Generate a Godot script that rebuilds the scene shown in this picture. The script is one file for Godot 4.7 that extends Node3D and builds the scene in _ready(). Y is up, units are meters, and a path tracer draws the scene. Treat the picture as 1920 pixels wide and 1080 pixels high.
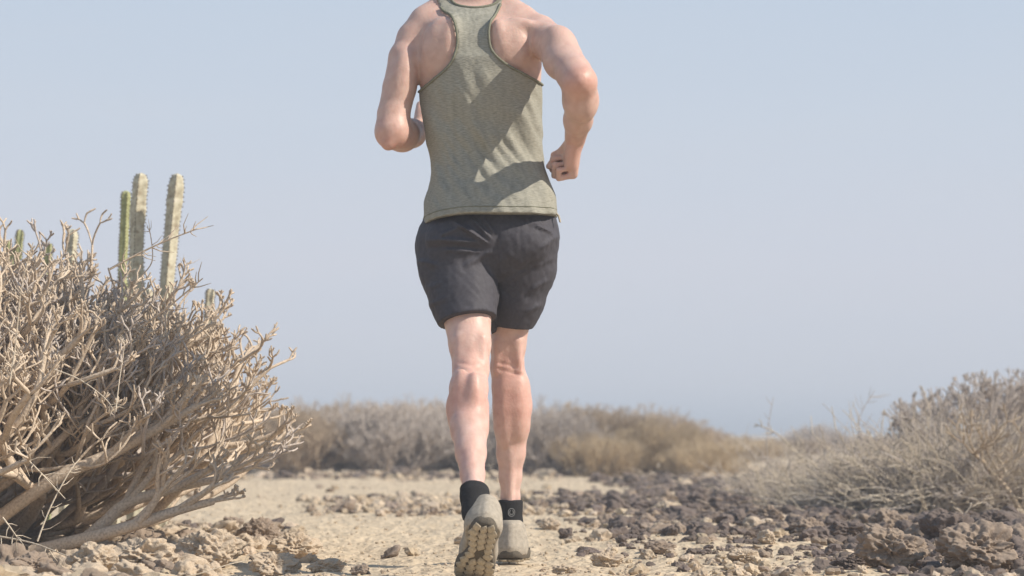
extends Node3D

const FOCAL := 4165.0          # focal length in pixels of a 1080-row picture
const EYE := 0.341
const PITCH := 3.82
var rng := RandomNumberGenerator.new()
var relief := FastNoiseLite.new()
var counts := {}
var M := {}

# ---------------------------------------------------------------- helpers
func spot(px: float, py: float, away: float) -> Vector3:
	var c := cos(deg_to_rad(PITCH)); var s := sin(deg_to_rad(PITCH))
	var u := px - 960.0; var v := 540.0 - py
	var k := away / (FOCAL * c - v * s)
	return Vector3(u * k, EYE + (v * c + FOCAL * s) * k, -away)

func ground_spot(px: float, py: float) -> Vector3:
	var far := spot(px, py, 1.0)
	var away := EYE / maxf(EYE - far.y, 0.0005)
	var p := spot(px, py, away)
	p.y = ground_height(p.x, p.z)
	return p

func numbered(called: String, parent: Node) -> String:
	var key := str(parent.get_instance_id()) + called
	var n: int = counts.get(key, 0)
	counts[key] = n + 1
	return called if n == 0 else "%s_%03d" % [called, n]

func tag(o: Node, label := "", category := "", group := "", kind := "") -> Node:
	if label != "": o.set_meta("label", label)
	if category != "": o.set_meta("category", category)
	if group != "": o.set_meta("group", group)
	if kind != "": o.set_meta("kind", kind)
	return o

func base(called: String, where: Vector3, label: String, category: String, group := "") -> Node3D:
	var o := Node3D.new()
	o.name = numbered(called, self)
	add_child(o, true)
	o.position = where
	tag(o, label, category, group)
	return o

func piece(called: String, mesh: Mesh, mat: Material, parent: Node = self) -> MeshInstance3D:
	var o := MeshInstance3D.new()
	o.name = numbered(called, parent)
	o.mesh = mesh
	if mat: o.material_override = mat
	parent.add_child(o, true)
	return o

class Buf:
	var v := PackedVector3Array()
	var n := PackedVector3Array()
	var c := PackedColorArray()
	var i := PackedInt32Array()
	func mesh() -> ArrayMesh:
		var a := []
		a.resize(Mesh.ARRAY_MAX)
		a[Mesh.ARRAY_VERTEX] = v
		a[Mesh.ARRAY_NORMAL] = n
		if c.size() == v.size(): a[Mesh.ARRAY_COLOR] = c
		a[Mesh.ARRAY_INDEX] = i
		var m := ArrayMesh.new()
		if v.size() > 0: m.add_surface_from_arrays(Mesh.PRIMITIVE_TRIANGLES, a)
		return m
	func tube(pts: PackedVector3Array, rad: PackedFloat32Array, sides: int, cap := true) -> void:
		var m := pts.size()
		var start := v.size()
		var side := Vector3.ZERO
		for k in m:
			var dir: Vector3 = (pts[mini(k + 1, m - 1)] - pts[maxi(k - 1, 0)]).normalized()
			if k == 0:
				side = dir.cross(Vector3(0.31, 0.2, 0.93)).normalized()
			else:
				side = (side - dir * side.dot(dir)).normalized()
			var up := dir.cross(side)
			for s in sides:
				var a := TAU * s / sides
				var d := side * cos(a) + up * sin(a)
				v.append(pts[k] + d * rad[k]); n.append(d)
		for k in m - 1:
			for s in sides:
				var a0 := start + k * sides + s
				var a1 := start + k * sides + (s + 1) % sides
				i.append_array([a0, a0 + sides, a1, a1, a0 + sides, a1 + sides])
		if cap:
			var e: Vector3 = (pts[m - 1] - pts[m - 2]).normalized()
			var t := v.size()
			v.append(pts[m - 1] + e * rad[m - 1] * 0.8); n.append(e)
			for s in sides:
				i.append_array([start + (m - 1) * sides + s, t, start + (m - 1) * sides + (s + 1) % sides])
	func smooth() -> void:
		n.resize(v.size()); n.fill(Vector3.ZERO)
		for t in range(0, i.size(), 3):
			var f := (v[i[t + 2]] - v[i[t]]).cross(v[i[t + 1]] - v[i[t]])
			n[i[t]] += f; n[i[t + 1]] += f; n[i[t + 2]] += f
		for k in n.size(): n[k] = n[k].normalized()

# ---------------------------------------------------------------- fields of distance, meshed as surface nets
class Prim:
	var k := 0.015
	var cut := false
	func d(_p: Vector3) -> float: return 1e9

class Cap extends Prim:
	var a: Vector3; var ab: Vector3; var ra: float; var rb: float; var l2: float; var flat := Vector3.ZERO; var squash := 1.0
	func _init(a_: Vector3, b_: Vector3, ra_: float, rb_: float, k_ := 0.015, flat_ := Vector3.ZERO, squash_ := 1.0):
		a = a_; ab = b_ - a_; ra = ra_; rb = rb_; l2 = maxf(ab.length_squared(), 1e-9); k = k_; flat = flat_; squash = squash_
	func d(p: Vector3) -> float:
		var q := p - a
		if squash != 1.0:      # thinner along flat
			q += flat * (q - ab * clampf(q.dot(ab) / l2, 0.0, 1.0)).dot(flat) * (1.0 / squash - 1.0)
		var t := clampf(q.dot(ab) / l2, 0.0, 1.0)
		return (q - ab * t).length() - lerpf(ra, rb, t)

class Ell extends Prim:
	var c: Vector3; var inv: Basis; var r: Vector3
	func _init(c_: Vector3, r_: Vector3, k_ := 0.02, turn := Basis.IDENTITY, cut_ := false):
		c = c_; r = r_; k = k_; inv = turn.transposed(); cut = cut_
	func d(p: Vector3) -> float:
		var q := inv * (p - c)
		var k0 := (q / r).length()
		var k1 := (q / (r * r)).length()
		return k0 * (k0 - 1.0) / maxf(k1, 1e-6)

class Loft extends Prim:       # upright body of elliptical sections: rows of [y, cx, cz, half width, half depth], resampled evenly
	var power := 2.3
	var top := 0.0; var low := 0.0; var step := 1.0
	var cx := PackedFloat32Array(); var cz := PackedFloat32Array(); var ha := PackedFloat32Array(); var hb := PackedFloat32Array()
	func _init(rows: Array, k_ := 0.02, power_ := 2.3):
		k = k_; power = power_
		var m := rows.size()
		top = rows[0][0]; low = rows[m - 1][0]
		var n := 96
		step = (top - low) / (n - 1)
		var j := 0
		for q in n:
			var y := top - step * q
			while j < m - 2 and y < rows[j + 1][0]: j += 1
			var r0: Array = rows[j]; var r1: Array = rows[j + 1]
			var t: float = clampf((r0[0] - y) / (r0[0] - r1[0]), 0, 1)
			var q0: Array = rows[maxi(j - 1, 0)]; var q1: Array = rows[mini(j + 2, m - 1)]
			cx.append(cubic_interpolate(r0[1], r1[1], q0[1], q1[1], t))
			cz.append(cubic_interpolate(r0[2], r1[2], q0[2], q1[2], t))
			ha.append(cubic_interpolate(r0[3], r1[3], q0[3], q1[3], t))
			hb.append(cubic_interpolate(r0[4], r1[4], q0[4], q1[4], t))
	func d(p: Vector3) -> float:
		var y := clampf(p.y, low, top)
		var u := (top - y) / step
		var j := mini(int(u), 94)
		var t := u - j
		var x := p.x - lerpf(cx[j], cx[j + 1], t)
		var z := p.z - lerpf(cz[j], cz[j + 1], t)
		var s := pow(pow(absf(x) / lerpf(ha[j], ha[j + 1], t), power) + pow(absf(z) / lerpf(hb[j], hb[j + 1], t), power), 1.0 / power)
		var flat := (s - 1.0) * (sqrt(x * x + z * z) / s if s > 1e-3 else 0.05)
		var over := absf(p.y - y)
		if over == 0.0: return flat
		return sqrt(maxf(flat, 0.0) * maxf(flat, 0.0) + over * over)

class Field:
	var prims: Array[Prim] = []
	var host                  # the scene, whose shaped() cuts and creases the form
	var mode := 0
	var keep := {}
	func add(q: Prim) -> Field:
		prims.append(q); return self
	func value(p: Vector3, act: Array[Prim]) -> float:
		var r := 1e3
		for q in act:
			var d := q.d(p)
			if q.cut:
				var h := clampf(0.5 - 0.5 * (r + d) / q.k, 0.0, 1.0)
				r = lerpf(r, -d, h) + q.k * h * (1.0 - h)
			else:
				var h := clampf(0.5 + 0.5 * (r - d) / q.k, 0.0, 1.0)
				r = lerpf(r, d, h) - q.k * h * (1.0 - h)
		return host.shaped(self, p, r) if mode > 0 else r
	func mesh(lo: Vector3, hi: Vector3, cell: float, origin: Vector3, slack := 0.004) -> ArrayMesh:
		var B := 4
		var nb := Vector3i(((hi - lo) / (cell * B)).ceil())
		var n := nb * B + Vector3i.ONE
		var val := PackedFloat32Array(); val.resize(n.x * n.y * n.z); val.fill(1e9)
		var sy := n.x; var sz := n.x * n.y
		var reach := cell * B * 0.866
		var live: Array[Vector3i] = []
		var far := reach * 1.3 + 0.03 + slack
		var near := reach * 1.2 + slack
		var wide := 4
		var groups := {}
		for bz in nb.z: for by in nb.y: for bx in nb.x:
			var key := Vector3i(bx / wide, by / wide, bz / wide)
			if not groups.has(key):
				var gc := lo + (Vector3(key) + Vector3.ONE * 0.5) * cell * B * wide
				var some: Array[Prim] = []
				for q in prims:
					if q.d(gc) < reach * wide * 1.35 + 0.05: some.append(q)
				groups[key] = some
			var mine: Array[Prim] = groups[key]
			if mine.is_empty(): continue
			var c := lo + Vector3(bx + 0.5, by + 0.5, bz + 0.5) * cell * B
			var act: Array[Prim] = []
			for q in mine:
				if q.d(c) < far: act.append(q)
			if act.is_empty() or absf(value(c, act)) > near: continue
			live.append(Vector3i(bx, by, bz) * B)
			for z in B + 1: for y in B + 1: for x in B + 1:
				var at := (bx * B + x) + (by * B + y) * sy + (bz * B + z) * sz
				if val[at] < 1e8: continue
				val[at] = value(lo + Vector3(bx * B + x, by * B + y, bz * B + z) * cell, act)
		var ids := {}
		var out := Buf.new()
		var off := [0, 1, sy, sy + 1, sz, sz + 1, sz + sy, sz + sy + 1]
		var edges := [[0, 1], [2, 3], [4, 5], [6, 7], [0, 2], [1, 3], [4, 6], [5, 7], [0, 4], [1, 5], [2, 6], [3, 7]]
		for b in live:
			for z in B: for y in B: for x in B:
				var at := (b.x + x) + (b.y + y) * sy + (b.z + z) * sz
				var neg := 0
				var bad := false
				for o in off:
					var f := val[at + o]
					if f < 0.0: neg += 1
				if neg == 0 or neg == 8: continue
				var sum := Vector3.ZERO; var cnt := 0
				for e in edges:
					var f0 := val[at + off[e[0]]]; var f1 := val[at + off[e[1]]]
					if (f0 < 0.0) == (f1 < 0.0): continue
					var t := f0 / (f0 - f1)
					var c0 := Vector3(e[0] & 1, (e[0] >> 1) & 1, e[0] >> 2)
					var c1 := Vector3(e[1] & 1, (e[1] >> 1) & 1, e[1] >> 2)
					sum += c0.lerp(c1, t); cnt += 1
				ids[at] = out.v.size()
				out.v.append(lo + (Vector3(b.x + x, b.y + y, b.z + z) + sum / cnt) * cell - origin)
		var axes := [[1, sy, sz], [sy, sz, 1], [sz, 1, sy]]
		for at in ids:
			for ax in axes:
				var f0 := val[at]; var f1 := val[at + ax[0]]
				if (f0 < 0.0) == (f1 < 0.0): continue
				var p1 = ids.get(at - ax[1], -1); var p2 = ids.get(at - ax[2], -1); var p3 = ids.get(at - ax[1] - ax[2], -1)
				if p1 < 0 or p2 < 0 or p3 < 0: continue
				var p0: int = ids[at]
				if f0 < 0.0: out.i.append_array([p0, p2, p3, p0, p3, p1])
				else: out.i.append_array([p0, p3, p2, p0, p1, p3])
		out.smooth()
		if mode == 1:
			for p in out.v: out.c.append(host.skin_tone(p + origin))
		return out.mesh()

# ---------------------------------------------------------------- materials
func noise_tex(seed_: int, freq: float, kind: int, ramp: Array, octaves := 4, size := 512, normal := 0.0, stretch := Vector2.ONE) -> Texture2D:
	var f := FastNoiseLite.new()
	f.seed = seed_; f.frequency = freq; f.noise_type = kind; f.fractal_octaves = octaves
	var t := NoiseTexture2D.new()
	t.width = size; t.height = size; t.seamless = true; t.noise = f
	if kind == FastNoiseLite.TYPE_CELLULAR:
		f.cellular_return_type = FastNoiseLite.RETURN_DISTANCE
	if normal > 0.0:
		t.as_normal_map = true; t.bump_strength = normal
	else:
		var g := Gradient.new()
		var offs := PackedFloat32Array(); var cols := PackedColorArray()
		for r in ramp:
			offs.append(r[0]); cols.append(r[1])
		g.offsets = offs; g.colors = cols
		t.color_ramp = g
	return t

func lin(r: float, g: float, b: float) -> Color:
	return Color(r, g, b).linear_to_srgb()

func surface(color: Texture2D, normal: Texture2D, scale_: Vector3, rough := 0.9, depth := 1.0, world := false) -> StandardMaterial3D:
	var m := StandardMaterial3D.new()
	m.albedo_texture = color
	m.roughness = rough
	m.metallic_specular = 0.25
	if normal:
		m.normal_enabled = true; m.normal_texture = normal; m.normal_scale = depth
	m.uv1_triplanar = true
	m.uv1_world_triplanar = world
	m.uv1_scale = scale_
	return m

func make_materials() -> void:
	var S := FastNoiseLite.TYPE_SIMPLEX_SMOOTH; var C := FastNoiseLite.TYPE_CELLULAR
	var grit := noise_tex(3, 0.05, S, [], 5, 512, 6.0)
	var pits := noise_tex(5, 0.045, C, [], 3, 512, 9.0)
	var weave := noise_tex(8, 0.12, S, [], 3, 256, 3.0)
	M.sand = surface(noise_tex(1, 0.012, S, [[0.0, lin(.44, .345, .24)], [0.45, lin(.55, .445, .315)], [0.75, lin(.60, .49, .355)], [1.0, lin(.49, .39, .28)]], 6, 1024), grit, Vector3.ONE * 0.9, 1.0, 1.0, true)
	M.rock = surface(noise_tex(2, 0.02, S, [[0.0, lin(.55, .52, .5)], [0.5, lin(.8, .78, .75)], [1.0, lin(1, .97, .92)]], 5, 512), pits, Vector3.ONE * 0.9, 0.95, 0.7)
	M.rock.vertex_color_use_as_albedo = true
	M.skin = surface(noise_tex(11, 0.02, S, [[0.0, lin(.54, .355, .30)], [0.5, lin(.63, .44, .38)], [1.0, lin(.70, .52, .455)]], 4, 512), noise_tex(12, 0.15, S, [], 3, 256, 1.2), Vector3.ONE * 3.0, 0.46, 0.3)
	M.skin.vertex_color_use_as_albedo = true
	M.skin.metallic_specular = 0.4
	M.skin.subsurf_scatter_enabled = true; M.skin.subsurf_scatter_strength = 0.15; M.skin.subsurf_scatter_skin_mode = true
	M.shirt = surface(noise_tex(13, 0.06, S, [[0.2, lin(.21, .205, .172)], [0.42, lin(.285, .278, .232)], [0.58, lin(.325, .315, .265)], [0.8, lin(.40, .385, .33)]], 4, 512), weave, Vector3(1.8, 16, 1.8), 0.85, 0.35)
	M.binding = surface(noise_tex(14, 0.06, S, [[0.2, lin(.17, .17, .13)], [0.8, lin(.24, .24, .18)]], 4, 256), weave, Vector3.ONE * 12.0, 0.85, 0.3)
	M.shorts = surface(noise_tex(15, 0.03, S, [[0.1, lin(.060, .057, .066)], [0.9, lin(.080, .076, .087)]], 3, 256), weave, Vector3.ONE * 10.0, 0.62, 0.15)
	M.sock = surface(noise_tex(16, 0.1, S, [[0.1, lin(.022, .022, .024)], [0.9, lin(.04, .038, .038)]], 3, 256), weave, Vector3.ONE * 24.0, 0.95, 0.8)
	M.shoe = surface(noise_tex(17, 0.03, S, [[0.1, lin(.29, .26, .215)], [0.5, lin(.37, .33, .275)], [0.9, lin(.46, .405, .33)]], 4, 256), weave, Vector3.ONE * 9.0, 0.9, 0.5)
	M.sole = surface(noise_tex(18, 0.05, S, [[0.1, lin(.09, .08, .065)], [0.9, lin(.16, .135, .105)]], 4, 256), grit, Vector3.ONE * 9.0, 0.9, 0.5)
	M.lug = surface(noise_tex(19, 0.05, S, [[0.1, lin(.38, .33, .25)], [0.9, lin(.54, .465, .355)]], 4, 256), grit, Vector3.ONE * 9.0, 0.9, 0.5)
	M.hair = surface(noise_tex(20, 0.05, S, [[0.1, lin(.05, .03, .02)], [0.9, lin(.11, .07, .045)]], 4, 256), grit, Vector3(30, 6, 30), 0.7, 1.0)
	M.grey = surface(noise_tex(21, 0.05, S, [[0.1, lin(.22, .22, .22)], [0.9, lin(.28, .28, .27)]], 2, 128), null, Vector3.ONE * 8.0, 0.8)
	var bark_bump := noise_tex(23, 0.03, S, [], 5, 512, 6.0)
	M.bark = surface(noise_tex(22, 0.03, S, [[0.05, lin(.30, .235, .18)], [0.35, lin(.55, .445, .34)], [0.65, lin(.66, .55, .43)], [1.0, lin(.76, .65, .53)]], 5, 512), bark_bump, Vector3.ONE * 7.0, 0.95, 0.9)
	M.bark_grey = surface(noise_tex(24, 0.03, S, [[0.1, lin(.40, .345, .305)], [0.9, lin(.66, .585, .52)]], 4, 512), bark_bump, Vector3.ONE * 5.0, 0.95, 0.8)
	M.bark_brown = surface(noise_tex(25, 0.03, S, [[0.1, lin(.38, .295, .21)], [0.9, lin(.60, .48, .355)]], 4, 512), bark_bump, Vector3.ONE * 4.0, 0.95, 0.8)
	M.bark_tan = surface(noise_tex(26, 0.03, S, [[0.1, lin(.45, .35, .23)], [0.9, lin(.69, .56, .385)]], 4, 512), bark_bump, Vector3.ONE * 4.0, 0.95, 0.8)
	M.straw = surface(noise_tex(27, 0.03, S, [[0.1, lin(.46, .39, .30)], [0.9, lin(.70, .605, .485)]], 4, 512), bark_bump, Vector3.ONE * 6.0, 0.9, 0.6)
	M.cactus = surface(noise_tex(28, 0.02, S, [[0.1, lin(.27, .21, .15)], [0.3, lin(.42, .37, .27)], [0.5, lin(.54, .505, .375)], [0.7, lin(.61, .575, .45)], [0.9, lin(.70, .65, .55)]], 5, 512), grit, Vector3.ONE * 3.2, 0.75, 0.35)
	M.cactus_green = surface(noise_tex(29, 0.02, S, [[0.0, lin(.25, .24, .12)], [0.5, lin(.37, .385, .20)], [1.0, lin(.48, .48, .29)]], 5, 512), grit, Vector3.ONE * 4.0, 0.7, 0.35)
	M.thorn = surface(noise_tex(30, 0.05, S, [[0.1, lin(.10, .07, .045)], [0.9, lin(.2, .15, .10)]], 2, 128), null, Vector3.ONE * 8.0, 0.8)
	M.scrub = surface(noise_tex(31, 0.02, S, [[0.1, lin(.30, .24, .17)], [0.9, lin(.46, .37, .27)]], 5, 512), grit, Vector3.ONE * 0.2, 1.0, 1.0, true)

# ---------------------------------------------------------------- ground
func path_offset(x: float, z: float) -> float:     # metres from the middle line of the dirt path
	var line := PackedVector2Array([Vector2(0.02, -3.0), Vector2(-0.15, -6.0), Vector2(-0.38, -9.0), Vector2(-0.95, -12.5), Vector2(-1.05, -15.5), Vector2(-0.2, -17.4), Vector2(1.4, -18.6), Vector2(4.0, -19.4)])
	var best := 99.0
	var p := Vector2(x, z)
	for k in line.size() - 1:
		best = minf(best, p.distance_to(Geometry2D.get_closest_point_to_segment(p, line[k], line[k + 1])))
	return best

func ground_height(x: float, z: float) -> float:
	var near := clampf(1.0 - (Vector2(x, z + 8.0).length() - 20.0) / 30.0, 0.0, 1.0)
	var h := relief.get_noise_2d(x * 60.0, z * 60.0) * 0.022 * near + relief.get_noise_2d(x * 260.0 + 77.0, z * 260.0) * 0.008 * near
	var off := path_offset(x, z) if near > 0.0 and z < -3.0 else 3.0
	h += smoothstep(0.35, 1.1, off) * 0.012 * near - 0.006
	var far := -z
	if far > 40.0:
		h += smoothstep(40.0, 140.0, far) * (0.25 + 0.55 * relief.get_noise_2d(x * 0.55 + 400.0, z * 0.25)) * smoothstep(3000.0, 500.0, far)
	return h

func build_ground() -> void:
	var zs := PackedFloat32Array(); var xs := PackedFloat32Array()
	var z := 12.0
	while z > -2600.0:
		zs.append(z)
		var a := -z
		z -= 0.5 if a < 4.6 else 0.02 if a < 8.5 else 0.04 if a < 13.0 else 0.08 if a < 22.0 else a * 0.022
	var x := 0.0
	var half := PackedFloat32Array()
	while x < 1600.0:
		half.append(x)
		x += 0.022 if x < 1.7 else 0.06 if x < 3.2 else maxf(0.12, (x - 3.0) * 0.22)
	for k in range(half.size() - 1, 0, -1): xs.append(-half[k])
	xs.append_array(half)
	var b := Buf.new()
	for zz in zs:
		for xx in xs:
			b.v.append(Vector3(xx, ground_height(xx, zz), zz))
	var w := xs.size()
	for r in zs.size() - 1:
		for c in w - 1:
			var p := r * w + c
			b.i.append_array([p, p + w, p + 1, p + 1, p + w, p + w + 1])
	b.smooth()
	for k in b.n.size():
		if b.n[k].y < 0: b.n[k] = -b.n[k]
	tag(piece("ground", b.mesh(), M.sand), "dusty pale sand ground with a dirt path winding to the left", "ground", "", "structure")

# ---------------------------------------------------------------- scene
func setup() -> void:
	rng.seed = 20240
	relief.seed = 9; relief.frequency = 0.03; relief.fractal_octaves = 4
	var cam := Camera3D.new()
	cam.name = "camera"
	add_child(cam)
	var lens := CameraAttributesPhysical.new()
	lens.frustum_focal_length = 12.0 / (540.0 / FOCAL)
	lens.frustum_focus_distance = 5.75
	lens.exposure_aperture = 5.2
	lens.frustum_near = 0.1
	lens.frustum_far = 4000.0
	cam.attributes = lens
	cam.fov = rad_to_deg(2.0 * atan(540.0 / FOCAL))
	cam.near = 0.1; cam.far = 4000.0
	cam.position = Vector3(0, EYE, 0)
	cam.rotation_degrees = Vector3(PITCH, 0, 0)
	cam.current = true
	var env := Environment.new()
	env.background_mode = Environment.BG_SKY
	var sky := Sky.new()
	var pano := PanoramaSkyMaterial.new()
	pano.panorama = sky_texture()
	sky.sky_material = pano
	env.sky = sky
	env.tonemap_mode = Environment.TONE_MAPPER_LINEAR
	env.tonemap_exposure = 1.09
	env.sdfgi_enabled = true; env.ssao_enabled = true; env.ssil_enabled = true
	env.fog_enabled = true
	env.fog_density = 0.0065
	env.fog_light_color = Color(0.80, 0.83, 0.87)
	var we := WorldEnvironment.new()
	we.name = "world_environment"
	we.environment = env
	add_child(we)
	var sun := DirectionalLight3D.new()
	sun.name = "sun"
	sun.light_energy = 1.6
	sun.light_color = Color(1.0, 0.96, 0.90)
	sun.light_angular_distance = 0.6
	sun.shadow_enabled = true
	add_child(sun)
	var el := deg_to_rad(40.0); var az := deg_to_rad(18.0)
	var to_sun := Vector3(cos(el) * cos(az), sin(el), cos(el) * sin(az))
	sun.look_at_from_position(to_sun * 50.0, Vector3.ZERO)

func sky_texture() -> Texture2D:
	var h := 2048; var w := 512
	var img := Image.create(w, h, false, Image.FORMAT_RGBF)
	var wisps := FastNoiseLite.new()
	wisps.seed = 4; wisps.frequency = 0.02; wisps.fractal_octaves = 5
	var stops := [[-90.0, Color(.42, .37, .31)], [-1.5, Color(.50, .50, .50)], [-0.2, Color(.505, .555, .635)], [1.2, Color(.57, .60, .665)], [4.5, Color(.585, .615, .69)], [8.0, Color(.55, .61, .70)], [12.0, Color(.50, .585, .70)], [25.0, Color(.30, .40, .54)], [90.0, Color(.14, .24, .42)]]
	for y in h:
		var el := 90.0 - 180.0 * (y + 0.5) / h
		var c: Color = stops[0][1]
		for k in stops.size() - 1:
			if el >= stops[k][0] and el <= stops[k + 1][0]:
				var t: float = (el - stops[k][0]) / (stops[k + 1][0] - stops[k][0])
				c = stops[k][1].lerp(stops[k + 1][1], t)
		if el < 0.0 or el > 40.0:
			img.fill_rect(Rect2i(0, y, w, 1), c)
		else:
			for x in w:
				var a := TAU * x / w
				var n := wisps.get_noise_3d(cos(a) * 260.0, sin(a) * 260.0, el * 26.0)
				var k := clampf(n * 1.4, -0.4, 1.0) * 0.085 * smoothstep(0.0, 3.0, el)
				img.set_pixel(x, y, c.lerp(Color(.60, .60, .63), k) if k > 0 else c.lerp(Color(.46, .55, .67), -k))
	return ImageTexture.create_from_image(img)

# ---------------------------------------------------------------- the runner
func rows_from(list: Array) -> Array:          # [row px, centre px, half width px, depth, half depth m] -> Loft rows
	var out := []
	for r in list:
		var c := spot(r[1], r[0], r[3]); var e := spot(r[1] + r[2], r[0], r[3])
		out.append([c.y, c.x, c.z, e.x - c.x, r[4]])
	return out

func torso_prims(f: Field, grow := 0.0) -> void:
	var rows := rows_from([
		[6, 892, 40, 5.90, .045], [24, 892, 84, 5.885, .066], [48, 893, 108, 5.87, .086], [85, 896, 112, 5.86, .103], [130, 899, 111, 5.86, .113],
		[170, 902, 104, 5.86, .113], [220, 906, 98, 5.86, .100], [280, 911, 94, 5.86, .086], [340, 915, 100, 5.86, .092], [400, 918, 114, 5.86, .108],
		[440, 917, 122, 5.86, .117], [480, 915, 116, 5.86, .112], [515, 914, 88, 5.86, .085]])
	for r in rows:
		r[3] += grow; r[4] += grow
	f.add(Loft.new(rows, 0.02, 2.25))
	# trapezius and shoulder girdle
	f.add(Cap.new(spot(884, -20, 5.91), spot(800, 38, 5.875), .05 + grow, .036 + grow, .04))
	f.add(Cap.new(spot(900, -20, 5.91), spot(975, 36, 5.865), .05 + grow, .036 + grow, .04))
	f.add(Cap.new(spot(800, 50, 5.87), spot(778, 72, 5.865), .048 + grow, .046 + grow, .03))
	f.add(Cap.new(spot(975, 48, 5.855), spot(1008, 62, 5.835), .05 + grow, .048 + grow, .03))
	# shoulder blades and the muscle over them
	f.add(Ell.new(spot(826, 82, 5.785), Vector3(.042 + grow, .070 + grow, .028 + grow), .04, Basis(Vector3(0, 0, 1), -0.22)))
	f.add(Ell.new(spot(842, 74, 5.765), Vector3(.014 + grow, .05 + grow, .016 + grow), .025, Basis(Vector3(0, 0, 1), -0.12)))
	f.add(Ell.new(spot(960, 80, 5.765), Vector3(.046 + grow, .062 + grow, .028 + grow), .04, Basis(Vector3(0, 0, 1), 0.35)))
	f.add(Ell.new(spot(938, 70, 5.752), Vector3(.013 + grow, .046 + grow, .016 + grow), .025, Basis(Vector3(0, 0, 1), 0.2)))
	f.add(Ell.new(spot(990, 48, 5.77), Vector3(.045 + grow, .016 + grow, .022 + grow), .02, Basis(Vector3(0, 0, 1), -0.3)))
	f.add(Cap.new(spot(812, 125, 5.835), spot(826, 260, 5.85), .040 + grow, .028 + grow, .03))
	f.add(Cap.new(spot(984, 122, 5.83), spot(984, 260, 5.85), .040 + grow, .028 + grow, .03))
	# long muscles either side of the spine
	f.add(Cap.new(spot(880, 120, 5.775), spot(896, 250, 5.79), .028 + grow, .022 + grow, .03))
	f.add(Cap.new(spot(918, 120, 5.775), spot(926, 250, 5.79), .028 + grow, .022 + grow, .03))

func finger(f: Field, pts: Array, r: float) -> void:
	for k in pts.size() - 1:
		f.add(Cap.new(pts[k], pts[k + 1], r * (1.0 - 0.08 * k), r * (1.0 - 0.08 * (k + 1)), .003))

func fist(f: Field, wrist: Vector3, fwd: Vector3, inner: Vector3, r := 0.0088) -> void:
	# fwd runs from the wrist to the knuckles, inner is where the palm faces; the little finger lies towards low
	var low := inner.cross(fwd).normalized()
	if low.y > 0: low = -low
	var mid := wrist + fwd * 0.052
	for k in 4:
		var w := (k - 1.5) * 0.0185
		var kn: Vector3 = wrist + fwd * (0.086 - absf(k - 2.2) * 0.005) + low * w - inner * 0.004
		f.add(Cap.new(wrist + low * w * 0.55 + fwd * 0.008, kn, .0155, .0125, .014))
	f.add(Ell.new(mid + inner * 0.004, Vector3(.018, .030, .036), .012, Basis(inner, low, fwd)))
	f.add(Cap.new(wrist + fwd * 0.012 + low * 0.02 + inner * 0.008, mid + low * 0.026 + inner * 0.010, .016, .014, .012))
	for k in 4:
		var w := (k - 1.5) * 0.0205
		var len_: float = [0.042, 0.047, 0.044, 0.036][k]
		var kn: Vector3 = wrist + fwd * (0.088 - absf(k - 2.2) * 0.005) + low * w
		var p1: Vector3 = kn + inner * len_ * 0.93 + fwd * 0.010
		var p2: Vector3 = p1 - fwd * len_ * 0.68 + inner * 0.004
		var p3: Vector3 = p2 - inner * 0.020 - fwd * 0.004
		finger(f, [kn, p1, p2, p3], r + 0.0008 - (0.0012 if k == 3 else 0.0))
	var t0: Vector3 = wrist + fwd * 0.022 - low * 0.022 + inner * 0.008
	var t1: Vector3 = t0 + fwd * 0.036 - low * 0.014 + inner * 0.018
	var t2: Vector3 = t1 + fwd * 0.026 + inner * 0.020 + low * 0.008
	var t3: Vector3 = t2 + inner * 0.010 + low * 0.022 - fwd * 0.004
	f.add(Cap.new(t0, t1, .0165, .012, .012))
	finger(f, [t1, t2, t3], .0105)

func limb(f: Field, list: Array, k := 0.02) -> void:     # [px, py, depth, radius] joints
	for j in list.size() - 1:
		var a: Array = list[j]; var b: Array = list[j + 1]
		f.add(Cap.new(spot(a[0], a[1], a[2]), spot(b[0], b[1], b[2]), a[3], b[3], k))

func skin_tone(p: Vector3) -> Color:       # tanned arms and back, paler legs, flushed elbows and knee hollows
	var c := Color(0.90, 0.86, 0.83) if p.y > 0.7 else Color(1.0, 0.965, 0.95)
	for q in [[spot(1088, 152, 5.53), .045, .8], [spot(736, 270, 5.79), .05, .8], [spot(885, 690, 5.64), .05, .5], [spot(950, 690, 5.89), .05, .5], [spot(862, 750, 5.55), .08, .75], [spot(945, 755, 5.89), .08, .65], [spot(905, 760, 5.53), .06, .4], [spot(870, 870, 5.38), .06, .4], [spot(985, 760, 5.9), .06, .35], [spot(1070, 300, 5.73), .06, .5]]:
		var k: float = q[2] * exp(-(p - q[0]).length_squared() / (q[1] * q[1]))
		c = c.lerp(Color(0.92, 0.68, 0.62), k)
	return c

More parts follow.
